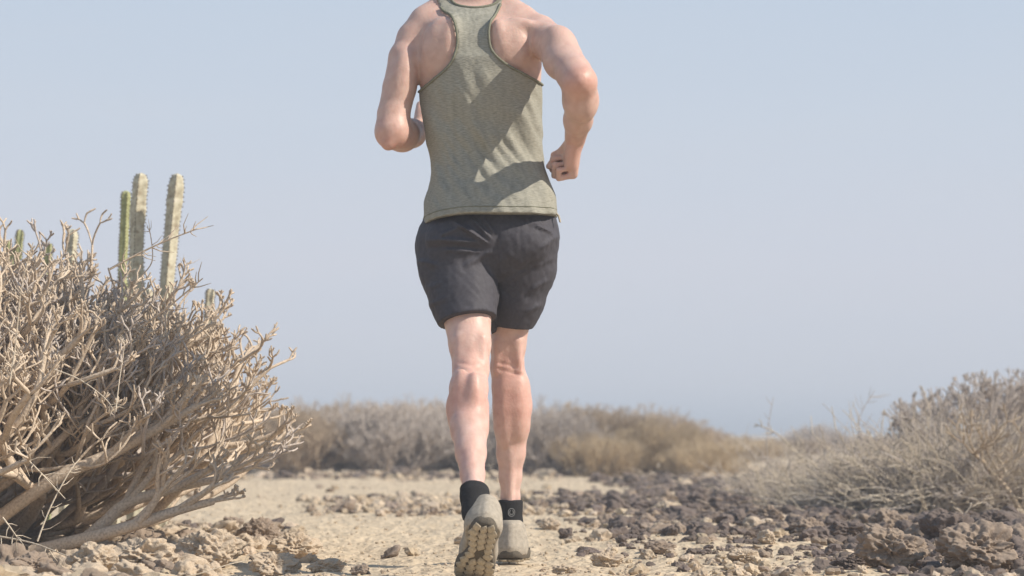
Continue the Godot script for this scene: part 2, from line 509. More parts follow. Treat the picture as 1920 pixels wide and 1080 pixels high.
func body_field() -> Field:
	var f := Field.new()
	torso_prims(f)
	# neck and head
	var nk := spot(890, 2, 5.90); var hd := spot(890, -118, 5.985)
	f.add(Cap.new(nk, spot(889, -62, 5.955), .060, .056, .02))
	f.add(Ell.new(hd + Vector3(0, .022, .012), Vector3(.076, .094, .098), .02))
	f.add(Ell.new(hd + Vector3(0, -.045, -.035), Vector3(.058, .070, .064), .03))
	f.add(Cap.new(hd + Vector3(-.018, -.092, -.078), hd + Vector3(.018, -.092, -.078), .019, .019, .02))
	f.add(Cap.new(hd + Vector3(0, .005, -.092), hd + Vector3(0, -.030, -.112), .009, .014, .012))
	for s in [-1.0, 1.0]:
		f.add(Cap.new(hd + Vector3(s * .018, .022, -.088), hd + Vector3(s * .045, .018, -.078), .009, .008, .012))
		f.add(Ell.new(hd + Vector3(s * .032, .003, -.092), Vector3(.016, .010, .012), .012, Basis.IDENTITY, true))
		f.add(Ell.new(hd + Vector3(s * .031, .002, -.079), Vector3(.013, .012, .012), .003))
		f.add(Ell.new(hd + Vector3(s * .081, -.012, .008), Vector3(.008, .030, .018), .008, Basis(Vector3(0, 1, 0), s * 0.35)))
		f.add(Cap.new(hd + Vector3(0, -.058, -.098), hd + Vector3(s * .022, -.060, -.088), .007, .005, .006))
	# left arm, elbow bent and forearm across the belly
	limb(f, [[779, 78, 5.862, .047], [762, 110, 5.842, .0470]], .018)
	limb(f, [[762, 110, 5.842, .0470], [749, 165, 5.825, .0440], [738, 215, 5.81, .0425], [736, 246, 5.80, .0425]], .007)
	f.add(Ell.new(spot(754, 150, 5.80), Vector3(.030, .075, .03), .02, Basis(Vector3(0, 0, 1), -0.16)))
	limb(f, [[736, 248, 5.80, .0435], [754, 252, 5.86, .043], [772, 250, 5.97, .036], [785, 245, 6.07, .029]], .02)
	var fl := Vector3(.06, .70, -.70).normalized()
	var il := Vector3(.95, -.1, .0); il = (il - fl * il.dot(fl)).normalized()
	f.add(Ell.new(spot(727, 270, 5.775), Vector3(.014, .016, .014), .02))
	fist(f, spot(786, 243, 6.08), fl, il)
	# right arm, elbow drawn back
	limb(f, [[1012, 66, 5.82, .050], [1034, 82, 5.755, .050]], .016)
	limb(f, [[1036, 84, 5.745, .0490], [1055, 108, 5.67, .0495], [1076, 138, 5.59, .0455], [1086, 152, 5.555, .0415]], .009)
	f.add(Ell.new(spot(1050, 80, 5.70), Vector3(.040, .048, .05), .02, Basis(Vector3(0, 0, 1), 0.6)))
	f.add(Ell.new(spot(1050, 122, 5.66), Vector3(.032, .034, .06), .025, Basis(Vector3(0, 0, 1), 0.6)))
	f.add(Ell.new(spot(1088, 152, 5.525), Vector3(.014, .017, .015), .02))
	limb(f, [[1087, 156, 5.56, .041], [1088, 188, 5.60, .0420], [1084, 225, 5.68, .0345], [1078, 262, 5.755, .0272]], .02)
	f.add(Ell.new(spot(1095, 185, 5.60), Vector3(.028, .06, .034), .02, Basis(Vector3(0, 0, 1), 0.08)))
	var fw := Vector3(-.12, -.80, -.58).normalized()
	var inn := Vector3(-.93, .08, .20); inn = (inn - fw * inn.dot(fw)).normalized()
	fist(f, spot(1077, 266, 5.765), fw, inn, .0092)
	# left leg, pushing off behind
	limb(f, [[862, 450, 5.85, .086], [866, 500, 5.83, .080], [874, 575, 5.775, .067], [881, 645, 5.71, .053], [883, 692, 5.68, .0455]], .012)
	limb(f, [[883, 692, 5.68, .045], [879, 728, 5.625, .0475], [877, 765, 5.57, .0510], [880, 805, 5.50, .0455], [883, 850, 5.43, .0365], [886, 890, 5.37, .0285], [888, 920, 5.33, .0255], [891, 950, 5.295, .026]], .012)
	f.add(Ell.new(spot(866, 765, 5.55), Vector3(.031, .10, .040), .02))
	f.add(Ell.new(spot(890, 778, 5.53), Vector3(.030, .11, .040), .02))
	f.add(Cap.new(spot(862, 635, 5.672), spot(859, 695, 5.655), .012, .008, .014))
	f.add(Cap.new(spot(904, 635, 5.672), spot(908, 695, 5.655), .012, .008, .014))
	f.add(Cap.new(spot(884, 850, 5.395), spot(891, 945, 5.268), .010, .0075, .014))
	# right leg, landing in front
	limb(f, [[972, 445, 5.86, .080], [972, 500, 5.88, .074], [961, 575, 5.905, .056], [953, 645, 5.925, .046], [951, 690, 5.93, .0435]], .012)
	limb(f, [[951, 690, 5.93, .043], [957, 725, 5.93, .0475], [961, 760, 5.935, .0490], [960, 800, 5.94, .0455], [958, 850, 5.95, .0375], [957, 895, 5.96, .0290], [957, 935, 5.965, .0245], [957, 985, 5.965, .026]], .012)
	f.add(Ell.new(spot(947, 768, 5.912), Vector3(.029, .10, .038), .02))
	f.add(Ell.new(spot(973, 760, 5.91), Vector3(.030, .09, .038), .02))
	f.add(Cap.new(spot(934, 640, 5.888), spot(931, 695, 5.895), .011, .008, .014))
	f.add(Cap.new(spot(970, 640, 5.885), spot(974, 695, 5.892), .012, .008, .014))
	f.add(Cap.new(spot(957, 850, 5.922), spot(957, 965, 5.936), .010, .0085, .014))
	var spine := [spot(890, 20, 5.75), spot(898, 160, 5.74), spot(912, 400, 5.75)]
	f.host = self; f.mode = 1; f.keep = {"spine": spine, "knees": [spot(883, 686, 5.66), spot(884, 698, 5.66), spot(951, 684, 5.90), spot(952, 697, 5.90)]}
	return f

func curve2(list: Array, away: float) -> PackedVector2Array:     # smooth outline in metres through pixel points
	var c := Curve2D.new()
	var pts := PackedVector2Array()
	for q in list:
		var w := spot(q[0], q[1], away); pts.append(Vector2(w.x, w.y))
	for k in pts.size():
		var t := (pts[mini(k + 1, pts.size() - 1)] - pts[maxi(k - 1, 0)]) / 6.0
		c.add_point(pts[k], -t, t)
	return c.tessellate_even_length(5, 0.012)

func side_of(line: PackedVector2Array, p: Vector2) -> float:      # signed distance to an open line, negative on its left
	var best := 1e9; var sign_ := 1.0
	for k in line.size() - 1:
		var a := line[k]; var ab := line[k + 1] - a
		var t := clampf((p - a).dot(ab) / ab.length_squared(), 0, 1)
		var q := p - a - ab * t
		var d := q.length_squared()
		if d < best - 1e-9:
			best = d; sign_ = 1.0 if ab.cross(p - a) < 0 else -1.0
	return sqrt(best) * sign_

class FlatMap:                 # a height over a rectangle of x and y
	var lo: Vector2; var step: float; var nx: int; var ny: int
	var v := PackedFloat32Array()
	func place(k: int) -> Vector2: return lo + Vector2(k % nx, k / nx) * step
	func at(x: float, y: float) -> float:
		var u := clampf((x - lo.x) / step, 0.0, nx - 1.001); var w := clampf((y - lo.y) / step, 0.0, ny - 1.001)
		var i := int(u); var j := int(w)
		var k := j * nx + i
		return lerpf(lerpf(v[k], v[k + 1], u - i), lerpf(v[k + nx], v[k + nx + 1], u - i), w - j)

func flat_map(lo: Vector2, hi: Vector2, step: float) -> FlatMap:
	var m := FlatMap.new()
	m.lo = lo; m.step = step; m.nx = int((hi.x - lo.x) / step) + 2; m.ny = int((hi.y - lo.y) / step) + 2
	m.v.resize(m.nx * m.ny)
	return m

func ridge(p: Vector2, a: Vector2, b: Vector2, w: float) -> float:
	var ab := b - a
	var t := (p - a).dot(ab) / ab.length_squared()
	if t < -0.1 or t > 1.1: return 0.0
	var d := (p - a).cross(ab) / ab.length()
	return exp(-d * d / (w * w)) * smoothstep(-0.1, 0.25, t) * smoothstep(1.1, 0.7, t)

func flat(px: float, py: float, away := 5.74) -> Vector2:
	var q := spot(px, py, away)
	return Vector2(q.x, q.y)

func build_person() -> void:
	var root := base("person", Vector3(-0.03, ground_height(-0.03, -5.85), -5.85), "person running away in sage green racerback tank top and black shorts, one heel raised", "person")
	var at := root.position
	var f := body_field()
	piece("body", f.mesh(Vector3(-.42, -.02, -6.36), Vector3(.32, 1.78, -5.16), 0.005, at), M.skin, root)

	# ---- tank top
	var hole_l := curve2([[818, -12], [828, 10], [846, 28], [856, 58], [857, 90], [844, 122], [815, 147], [783, 165], [742, 180]], 5.76)
	var hole_r := curve2([[942, -12], [930, 20], [919, 45], [917, 72], [923, 98], [945, 120], [980, 138], [1018, 152], [1060, 166]], 5.76)
	var neck := curve2([[838, -22], [850, 0], [868, 9], [890, 12], [912, 9], [930, 0], [942, -22]], 5.80)
	var hem := curve2([[760, 424], [795, 416], [830, 408], [880, 403], [960, 403], [1045, 401], [1080, 399]], 5.74)
	var t := Field.new()
	torso_prims(t, 0.006)
	t.add(Loft.new(rows_from([[120, 900, 108, 5.86, .122], [165, 901, 108, 5.86, .122], [210, 904, 107, 5.86, .111], [255, 908, 105, 5.86, .100], [295, 912, 104, 5.86, .098], [340, 918, 111, 5.855, .117], [375, 920, 122, 5.85, .139], [400, 920, 124, 5.845, .152], [430, 920, 125, 5.845, .162]]), 0.012, 2.7))
	var folds := []
	for g in [[798, 195, 836, 318, 11, 6], [806, 215, 868, 338, 10, 8], [818, 222, 905, 352, 11, 9], [846, 226, 942, 356, 11, 10], [872, 214, 968, 338, 12, 9], [905, 232, 990, 342, 10, 8], [940, 240, 1012, 330, 10, 7], [968, 190, 1022, 300, 11, 8], [835, 305, 880, 385, 9, 7], [812, 300, 838, 372, 8, 6], [880, 330, 920, 382, 9, 6], [990, 175, 1016, 250, 9, 7], [866, 150, 890, 250, 14, 5], [850, 160, 838, 230, 12, 4], [930, 330, 975, 378, 9, 6], [900, 130, 915, 220, 12, 4], [1000, 310, 1036, 372, 9, 7]]:
		folds.append([flat(g[0], g[1]), flat(g[2], g[3]), g[4] / 718.0, g[5] * 0.0012])
	var wob := FastNoiseLite.new()
	wob.seed = 31; wob.frequency = 1.0; wob.fractal_octaves = 3
	var fold_map := flat_map(Vector2(-.30, .82), Vector2(.20, 1.58), 0.004)
	var hem_map := flat_map(Vector2(-.30, .82), Vector2(.20, 1.02), 0.004)
	var hole_map := flat_map(Vector2(-.30, 1.08), Vector2(.20, 1.58), 0.004)
	for k in fold_map.v.size():
		var q := fold_map.place(k)
		for g in folds: fold_map.v[k] = maxf(fold_map.v[k], g[3] * ridge(q, g[0], g[1], g[2]))
	for k in hem_map.v.size(): hem_map.v[k] = side_of(hem, hem_map.place(k))
	for k in hole_map.v.size():
		var q := hole_map.place(k)
		hole_map.v[k] = maxf(maxf(side_of(hole_l, q), -side_of(hole_r, q)), -side_of(neck, q))
	t.host = self; t.mode = 2; t.keep = {"wob": wob, "fold_map": fold_map, "hem_map": hem_map, "hole_map": hole_map, "hem_y": lerpf(hem[0].y, hem[hem.size() - 1].y, 0.5)}
	var top := piece("tank_top", t.mesh(Vector3(-.28, .84, -6.04), Vector3(.19, 1.56, -5.66), 0.0045, at), M.shirt, root)
	# bound edges: follow the cut line on the cloth, back and front
	for which in 3:
		var line: PackedVector2Array = [hole_l, hole_r, neck][which]
		for face in ([0, 1] if which < 2 else [0]):
			var pts := PackedVector3Array(); var rad := PackedFloat32Array()
			for q in line:
				var z := -5.60 if face == 0 else -6.12
				var hit := false
				for step in 90:
					var d := t.value(Vector3(q.x, q.y, z), t.prims)
					if d < 0.0015:
						hit = true; break
					z -= maxf(d * 0.7, 0.0008) * (1.0 if face == 0 else -1.0)
					if (face == 0 and z < -5.9) or (face == 1 and z > -5.86): break
				if hit and (which == 2 or absf(z + 5.86) > 0.03):
					pts.append(Vector3(q.x, q.y, z) - at); rad.append(0.0036)
			if pts.size() > 4:
				var b := Buf.new(); b.tube(pts, rad, 6)
				piece("binding", b.mesh(), M.binding, top)
	var hb := Buf.new()
	var hp := PackedVector3Array(); var hr := PackedFloat32Array()
	for q in hem:
		var z := -5.60
		var hit := false
		for step in 80:
			var d := t.value(Vector3(q.x, q.y + 0.018, z), t.prims)
			if d < 0.001: hit = true; break
			z -= maxf(d * 0.7, 0.0008)
			if z < -5.84: break
		if hit: hp.append(Vector3(q.x, q.y + 0.018, z) - at); hr.append(0.0012)
	if hp.size() > 4:
		hb.tube(hp, hr, 5); piece("hem_stitch", hb.mesh(), M.binding, top)

	# ---- shorts
	var s := Field.new()
	s.add(Loft.new(rows_from([[380, 919, 116, 5.855, .113], [405, 919, 122, 5.855, .119], [430, 917, 131, 5.855, .131], [460, 915, 133, 5.855, .134], [490, 913, 125, 5.855, .122], [515, 914, 100, 5.855, .095], [530, 915, 70, 5.855, .07]]), .02, 2.4))
	s.add(Cap.new(spot(856, 468, 5.845), spot(858, 500, 5.825), .108, .101, .012))
	s.add(Cap.new(spot(858, 500, 5.825), spot(870, 555, 5.785), .100, .090, .02))
	s.add(Cap.new(spot(870, 555, 5.785), spot(886, 660, 5.69), .088, .065, .02))
	s.add(Cap.new(spot(970, 455, 5.86), spot(976, 500, 5.87), .104, .093, .012))
	s.add(Cap.new(spot(976, 500, 5.87), spot(967, 560, 5.885), .092, .075, .02))
	s.add(Cap.new(spot(967, 560, 5.885), spot(951, 660, 5.91), .074, .041, .02))
	s.add(Ell.new(spot(856, 448, 5.755), Vector3(.075, .055, .048), .03))
	s.add(Ell.new(spot(976, 452, 5.765), Vector3(.072, .058, .048), .03))
	# hem planes: a point, and the way the leg leaves it
	var lp := spot(876, 602, 5.75); var ln := Vector3(.04, -.95, .22).normalized()
	ln = Vector3(.15, -.97, .24).normalized()
	var rp := spot(966, 613, 5.90); var rn := Vector3(-.10, -.98, -.16).normalized()
	var la := spot(867, 520, 5.825); var lb := spot(881, 670, 5.765)
	var ra := spot(974, 520, 5.88); var rb := spot(960, 670, 5.91)
	var mid := flat(932, 500).x
	var sf := []
	for g in [[798, 450, 905, 457, 3.6, 5], [884, 408, 926, 456, 3.6, 6], [846, 414, 908, 452, 3.6, 5], [860, 424, 922, 462, 3.6, 5], [905, 406, 930, 445, 3.6, 5], [820, 446, 866, 426, 3.6, 4], [826, 468, 900, 474, 3.6, 3], [1000, 420, 1040, 436, 3.6, 4], [870, 500, 925, 470, 4, 3], [780, 486, 826, 500, 4, 3], [794, 540, 830, 532, 4, 2], [800, 572, 840, 560, 4, 2], [1050, 436, 1012, 468, 4, 3], [1040, 478, 1000, 505, 4, 2], [1030, 520, 992, 545, 4, 3], [1018, 565, 985, 585, 4, 3], [955, 524, 990, 505, 4, 2], [945, 470, 985, 500, 4, 2]]:
		sf.append([flat(g[0], g[1]), flat(g[2], g[3]), g[4] / 718.0, g[5] * 0.0022])
	var seam_a := flat(932, 405); var seam_b := flat(933, 640); var seam_c := flat(973, 405); var seam_d := flat(977, 480)
	var crease := flat_map(Vector2(-.30, .42), Vector2(.20, 1.0), 0.004)
	for k in crease.v.size():
		var q := crease.place(k)
		for g in sf: crease.v[k] += g[3] * ridge(q, g[0], g[1], g[2])
		crease.v[k] -= 0.005 * ridge(q, seam_a, seam_b, 0.006) + 0.0025 * ridge(q, seam_c, seam_d, 0.003) + 0.006 * ridge(q, flat(800, 464), flat(915, 468), 0.006)
	s.host = self; s.mode = 3; s.keep = {"wob": wob, "fold_map": crease, "lp": lp, "ln": ln, "rp": rp, "rn": rn, "mid": mid, "top_y": spot(918, 399, 5.85).y}
	var sh := piece("shorts", s.mesh(Vector3(-.30, .42, -6.05), Vector3(  .19, .96, -5.58), 0.0043, at), M.shorts, root)
	var zb := Buf.new()
	var z0 := spot(1043, 400, 5.80)
	zb.tube(PackedVector3Array([z0 - at, z0 + Vector3(.006, -.008, .012) - at, z0 + Vector3(.010, -.024, .014) - at]), PackedFloat32Array([.0022, .003, .0028]), 6)
	piece("zip_pull", zb.mesh(), M.lug, sh)

	# ---- socks
	sock(root, at, [[886, 885, 5.37, .0320], [890, 930, 5.305, .0330], [893, 962, 5.275, .035]], Vector3(-.05, -.78, .62), spot(889, 919, 5.33))
	var sk := sock(root, at, [[957, 900, 5.955, .0300], [957, 950, 5.955, .0305], [957, 980, 5.955, .0315], [957, 1005, 5.965, .031]], Vector3(0, -1, 0), spot(957, 937, 5.965))
	var ring := Buf.new()
	var rc := spot(959, 960, 5.955)
	for part in 3:
		var pts := PackedVector3Array(); var rad := PackedFloat32Array()
		for k in 15:
			var a: float = TAU * k / 14.0 * (1.0 if part == 0 else 0.55) + part * 1.9
			var rr: float = 0.0105 if part == 0 else 0.0058
			var o := Vector2(cos(a) * rr * 0.85, sin(a) * rr)
			pts.append(rc + Vector3(o.x, o.y, sqrt(maxf(0.0308 * 0.0308 - pow(o.x + 0.002, 2.0), 0)) + 0.0042 + 0.0015 - (o.y * 0.13)) - at); rad.append(0.0009)
		ring.tube(pts, rad, 4)
	piece("emblem", ring.mesh(), M.grey, sk)

	# ---- shoes
	var hl := spot(901, 962, 5.455)
	shoe(root, at, spot(908, 988, 5.195), Vector3(-.13, -.56, -.82), Vector3(.09, .82, -.56), "raised")
	shoe(root, at, spot(957, 1050, 5.890), Vector3(.03, -.03, -1.0), Vector3(0, 1, -.03), "planted")

	# ---- hair
	var h := Field.new()
	var hd := spot(890, -118, 5.985)
	h.add(Ell.new(hd + Vector3(0, .030, .016), Vector3(.080, .092, .101), .02))
	h.add(Ell.new(hd + Vector3(0, -.025, .045), Vector3(.066, .06, .055), .02))
	h.add(Ell.new(hd + Vector3(0, -.045, -.085), Vector3(.085, .105, .062), .015, Basis.IDENTITY, true))
	h.host = self; h.mode = 4; h.keep = {"wob": wob}
	piece("hair", h.mesh(hd - Vector3(.12, .16, .14), hd + Vector3(.12, .16, .16), 0.006, at), M.hair, root)

func sock(root: Node, at: Vector3, list: Array, down: Vector3, top: Vector3) -> MeshInstance3D:
	var f := Field.new()
	limb(f, list, .012)
	var d := down.normalized()
	f.host = self; f.mode = 5; f.keep = {"top": top, "d": d}
	var lo := Vector3.ONE * 1e3; var hi := Vector3.ONE * -1e3
	for q in list:
		var w := spot(q[0], q[1], q[2])
		lo = lo.min(w - Vector3.ONE * 0.06); hi = hi.max(w + Vector3.ONE * 0.06)
	return piece("sock", f.mesh(lo, hi, 0.0035, at), M.sock, root)

func foot_half_width(s: float, side: float) -> float:     # outline of a sole: s runs 0..1 from heel to toe, side -1 inner, +1 outer
	var w := 0.034 + 0.014 * smoothstep(0.35, 0.72, s)
	w -= 0.006 * exp(-pow((s - 0.40) / 0.16, 2.0)) * (1.6 if side < 0 else 0.6)
	if s < 0.14: w *= sqrt(maxf(1.0 - pow((0.14 - s) / 0.142, 2.0), 0.0))
	if s > 0.76: w *= sqrt(maxf(1.0 - pow((s - 0.76) / 0.245, 2.0), 0.0))
	return w

func shoe(root: Node, at: Vector3, heel: Vector3, forward: Vector3, upward: Vector3, state: String) -> void:
	var fw := forward.normalized()
	var up := (upward - fw * upward.dot(fw)).normalized()
	var rt := fw.cross(up).normalized()
	var inner := 1.0 if state == "raised" else -1.0           # towards the other foot
	var b := Basis(rt, up, -fw)
	var L := 0.285
	var o := Node3D.new()
	o.name = numbered("shoe", root)
	root.add_child(o, true)
	o.transform = Transform3D(b, heel - at)
	# upper, in the shoe's own axes: x right, y up, -z to the toe, origin under the heel's back edge
	var f := Field.new()
	f.add(Cap.new(Vector3(0, .030, -.036), Vector3(0, .078, -.044), .039, .031, .015))
	f.add(Cap.new(Vector3(0, .034, -.05), Vector3(.002 * inner, .034, -.15), .040, .042, .03))
	f.add(Cap.new(Vector3(0, .075, -.055), Vector3(0, .052, -.15), .032, .030, .03))
	f.add(Ell.new(Vector3(.003 * inner, .030, -.195), Vector3(.046, .036, .085), .02))
	f.add(Cap.new(Vector3(0, .086, -.015), Vector3(0, .034, -.002), .008, .011, .02))        # heel tab
	f.add(Ell.new(Vector3(0, .116, -.068), Vector3(.028, .034, .044), .008, Basis.IDENTITY, true))
	f.host = self; f.mode = 6; f.keep = {}
	piece("upper", f.mesh(Vector3(-.06, 0, -.30), Vector3(.06, .13, .02), 0.004, Vector3.ZERO), M.shoe, o)
	# sole: a rim swept round the outline
	var sb := Buf.new()
	var n := 22
	var ring := PackedVector2Array()
	for k in n + 1:
		var s := 0.5 - 0.5 * cos(PI * k / n)
		ring.append(Vector2(foot_half_width(s, inner) , -s * L + 0.008))
	for k in range(n - 1, 0, -1):
		var s := 0.5 - 0.5 * cos(PI * k / n)
		ring.append(Vector2(-foot_half_width(s, -inner), -s * L + 0.008))
	var cnt := ring.size()
	var levels := [[0.0, 0.93], [0.003, 0.99], [0.012, 1.02], [0.022, 1.0], [0.027, 0.94]]
	for lv in levels:
		for q in ring:
			var s: float = -q.y / L
			var rocker := 0.02 * pow(maxf(s - 0.62, 0.0) / 0.38, 2.0) + 0.004 * maxf(0.12 - s, 0.0) / 0.12
			sb.v.append(Vector3(q.x * lv[1], lv[0] + rocker, (q.y + L * 0.5) * (0.5 + 0.5 * lv[1]) - L * 0.5))
	for l in levels.size() - 1:
		for k in cnt:
			var a := l * cnt + k; var c := l * cnt + (k + 1) % cnt
			sb.i.append_array([a, c, a + cnt, c, c + cnt, a + cnt])
	for l in [0, levels.size() - 1]:
		for k in range(1, n):
			var a0: int = l * cnt + k - 1; var a1: int = l * cnt + k; var b0: int = l * cnt + (cnt - k + 1) % cnt; var b1: int = l * cnt + cnt - k
			sb.i.append_array([a0, b0, a1, a1, b0, b1])
		sb.i.append_array([l * cnt + n - 1, l * cnt + n, l * cnt + n + 1])
	sb.smooth()
	var sole := piece("sole", sb.mesh(), M.sole, o)
	# lugs: slanted blocks in rows across the tread
	var lug := lug_mesh()
	for r in 11:
		var s := 0.045 + r * 0.087
		var wl := -foot_half_width(s, -inner); var wr := foot_half_width(s, inner)
		var cols := 4 if r > 5 else 3
		for c in cols:
			if r in [4, 5] and c == 1: continue
			var x := lerpf(wl, wr, (c + 0.5) / cols)
			var m := piece("lug", lug, M.lug, sole)
			var slant := (0.5 if x < 0 else -0.5) * (1.0 if r < 5 else -1.0)
			var rocker := 0.02 * pow(maxf(s - 0.62, 0.0) / 0.38, 2.0)
			m.transform = Transform3D(Basis(Vector3.UP, slant).scaled(Vector3((wr - wl) / cols / 0.024 * 0.92, 1, 1.22)), Vector3(x, rocker + 0.0005, -s * L + 0.006 + (0.004 if c % 2 == 0 else -0.004)))

func lug_mesh() -> ArrayMesh:
	var b := Buf.new()
	var q := [[.012, .0092], [.0108, .0080]]
	for l in 2:
		for c in [[-1, -1], [1, -1], [1, 1], [-1, 1]]:
			b.v.append(Vector3(c[0] * q[l][0], -0.0055 * l, c[1] * q[l][1]))
	for k in 4:
		var a := k; var c := (k + 1) % 4
		b.i.append_array([a, c, a + 4, c, c + 4, a + 4])
	b.i.append_array([4, 5, 6, 4, 6, 7])
	b.smooth()
	return b.mesh()

func shaped(f: Field, p: Vector3, r: float) -> float:
	match f.mode:
		1: return shape_body(f.keep, p, r)
		2: return shape_top(f.keep, p, r)
		3: return shape_shorts(f.keep, p, r)
		4: return shape_hair(f.keep, p, r)
		5: return shape_sock(f.keep, p, r)
		6: return shape_shoe(f.keep, p, r)
	return r

func shape_body(keep: Dictionary, p: Vector3, r: float) -> float:
	var spine: Array = keep.spine
	if p.y > 0.95 and p.y < 1.5 and p.z > spine[1].z - 0.08 and r < 0.05:
		var t: float = clampf((spine[0].y - p.y) / (spine[0].y - spine[2].y), 0, 1)
		var sx := lerpf(spine[0].x, spine[2].x, t)
		r += 0.009 * exp(-pow((p.x - sx) / 0.02, 2.0))
	elif p.y < 0.62 and p.y > 0.36 and absf(r) < 0.02:          # folds behind the knees
		for q in keep.knees:
			var u: Vector3 = p - q
			if absf(u.x) < 0.05 and u.z > -0.02:
				r += 0.0028 * exp(-pow((u.y + 0.25 * u.x) / 0.004, 2.0)) * smoothstep(0.045, 0.02, absf(u.x))
	return r

func shape_top(keep: Dictionary, p: Vector3, r: float) -> float:
	if r > 0.05 or r < -0.06: return r
	var wob: FastNoiseLite = keep.wob
	if p.z > -5.87:
		r -= keep.fold_map.at(p.x, p.y)
	var u := (p.x * 0.62 - p.y * 0.46)
	r += 0.0055 * wob.get_noise_3d((p.x + p.y * 0.55) * 24.0, u * 5.0, p.z * 9.0) * smoothstep(1.45, 1.2, p.y)
	var hx: float = keep.hem_y
	if p.y < hx + 0.05:
		r = maxf(r, keep.hem_map.at(p.x, p.y))
		r = maxf(r, -maxf(r + 0.012, p.y - hx - 0.02))
	if p.y > 1.10:
		r = maxf(r, keep.hole_map.at(p.x, p.y))
	return r

func shape_shorts(keep: Dictionary, p: Vector3, r: float) -> float:
	if r > 0.05 or r < -0.07: return r
	var wob: FastNoiseLite = keep.wob
	var lp: Vector3 = keep.lp; var ln: Vector3 = keep.ln; var rp: Vector3 = keep.rp; var rn: Vector3 = keep.rn
	var mid: float = keep.mid
	if p.z > -5.90 and r > -0.04:
		r -= keep.fold_map.at(p.x, p.y)
	r += 0.0018 * wob.get_noise_3d(p.x * 16.0, p.y * 9.0, p.z * 16.0)
	r += 0.0022 * wob.get_noise_3d(p.x * 44.0 + p.y * 20.0, p.y * 26.0, p.z * 44.0)
	var left := p.x < mid
	var out := (p - lp).dot(ln) if left else (p - rp).dot(rn)
	if p.y < lp.y + 0.12:
		r = maxf(r, out)
		r = maxf(r, -maxf(maxf(r + 0.0095, -(out + 0.04)), 0.007 - absf(p.x - mid)))
	return maxf(r, p.y - keep.top_y)

func shape_hair(keep: Dictionary, p: Vector3, r: float) -> float:
	var wob: FastNoiseLite = keep.wob
	return r + 0.005 * wob.get_noise_3d(p.x * 60.0, p.y * 25.0, p.z * 60.0) if r < 0.05 else r

func shape_sock(keep: Dictionary, p: Vector3, r: float) -> float:
	var top: Vector3 = keep.top
	var d: Vector3 = keep.d
	var rib := 0.0006 * sin((p.x + p.z * 0.7) * 900.0)
	var c := (top - p).dot(d)
	return maxf(r + rib - 0.0015 * exp(-pow((c + 0.006) / 0.004, 2.0)), c)

func shape_shoe(keep: Dictionary, p: Vector3, r: float) -> float:
	r += 0.0012 * ridge(Vector2(p.x, p.y), Vector2(-.012, .02), Vector2(-.010, .09), .003) + 0.0012 * ridge(Vector2(p.x, p.y), Vector2(.012, .02), Vector2(.010, .09), .003)
	return maxf(r, 0.012 - p.y)

# ---------------------------------------------------------------- leafless shrubs
class Grow:
	var rng: RandomNumberGenerator
	var buf: Buf
	var heart: Vector3            # where the shrub stands
	var reach := Vector3.ONE      # half widths of the dome it fills
	var thin := 0.003
	var sides := 5
	var forks := 2.35
	var lift := 0.35
	var spread := 0.55
	var budget := 0
	var bits := 4
	func limb(at: Vector3, dir: Vector3, length: float, r: float, level: int) -> void:
		if budget <= 0: return
		budget -= 1
		var out := at - heart
		var q := (out / reach).length()
		if q > 0.97 and level > 0:
			length *= 0.5; r *= 0.8; level = mini(level, 3)
		var pts := PackedVector3Array([at]); var rad := PackedFloat32Array([r])
		var p := at; var d := dir
		var end := maxf(r * (0.80 if level > 0 else 0.7), thin)
		var wob := Vector3(rng.randf_range(-1, 1), rng.randf_range(-0.6, 1), rng.randf_range(-1, 1)) * 0.16
		for k in bits:
			d = (d + wob + Vector3(0, lift / bits, 0) * (1.0 - clampf(d.y, 0.0, 1.0)) + Vector3(rng.randf_range(-1, 1), rng.randf_range(-1, 1), rng.randf_range(-1, 1)) * 0.09).normalized()
			p += d * length / bits
			pts.append(p); rad.append(lerpf(r, end, float(k + 1) / bits) * rng.randf_range(0.92, 1.1))
		if level == 0:
			rad[rad.size() - 1] *= 0.72; rad[rad.size() - 2] *= 0.88
		buf.tube(pts, rad, sides + (2 if r > 0.009 and sides > 3 else 0), level == 0)
		if level == 0: return
		var n := 2 if rng.randf() > forks - 2.0 else 3
		if level == 1 and rng.randf() < 0.3: n = 1
		var a0 := rng.randf() * TAU
		for k in n:
			var axis := d.cross(Vector3(0.3, 1, 0.2)).normalized().rotated(d, a0 + TAU * k / n + rng.randf_range(-0.4, 0.4))
			var nd := d.rotated(axis, spread * rng.randf_range(0.55, 1.25))
			if nd.y < -0.25: nd.y *= 0.3
			limb(p - d * end * 0.5, nd.normalized(), length * rng.randf_range(0.62, 0.86), end * (0.94 if k == 0 else 0.82), level - 1)
		if level >= 2 and rng.randf() < 0.45:      # a side shoot lower down
			var m := bits / 2
			var axis := Vector3(rng.randf_range(-1, 1), rng.randf_range(-1, 1), rng.randf_range(-1, 1)).normalized()
			limb(pts[m], (d + axis * 0.9 + Vector3(0, 0.3, 0)).normalized(), length * 0.55, maxf(end * 0.6, thin), level - 2)

func grower(seed_: int, heart: Vector3, reach: Vector3) -> Grow:
	var g := Grow.new()
	g.rng = RandomNumberGenerator.new(); g.rng.seed = seed_
	g.heart = heart; g.reach = reach
	return g

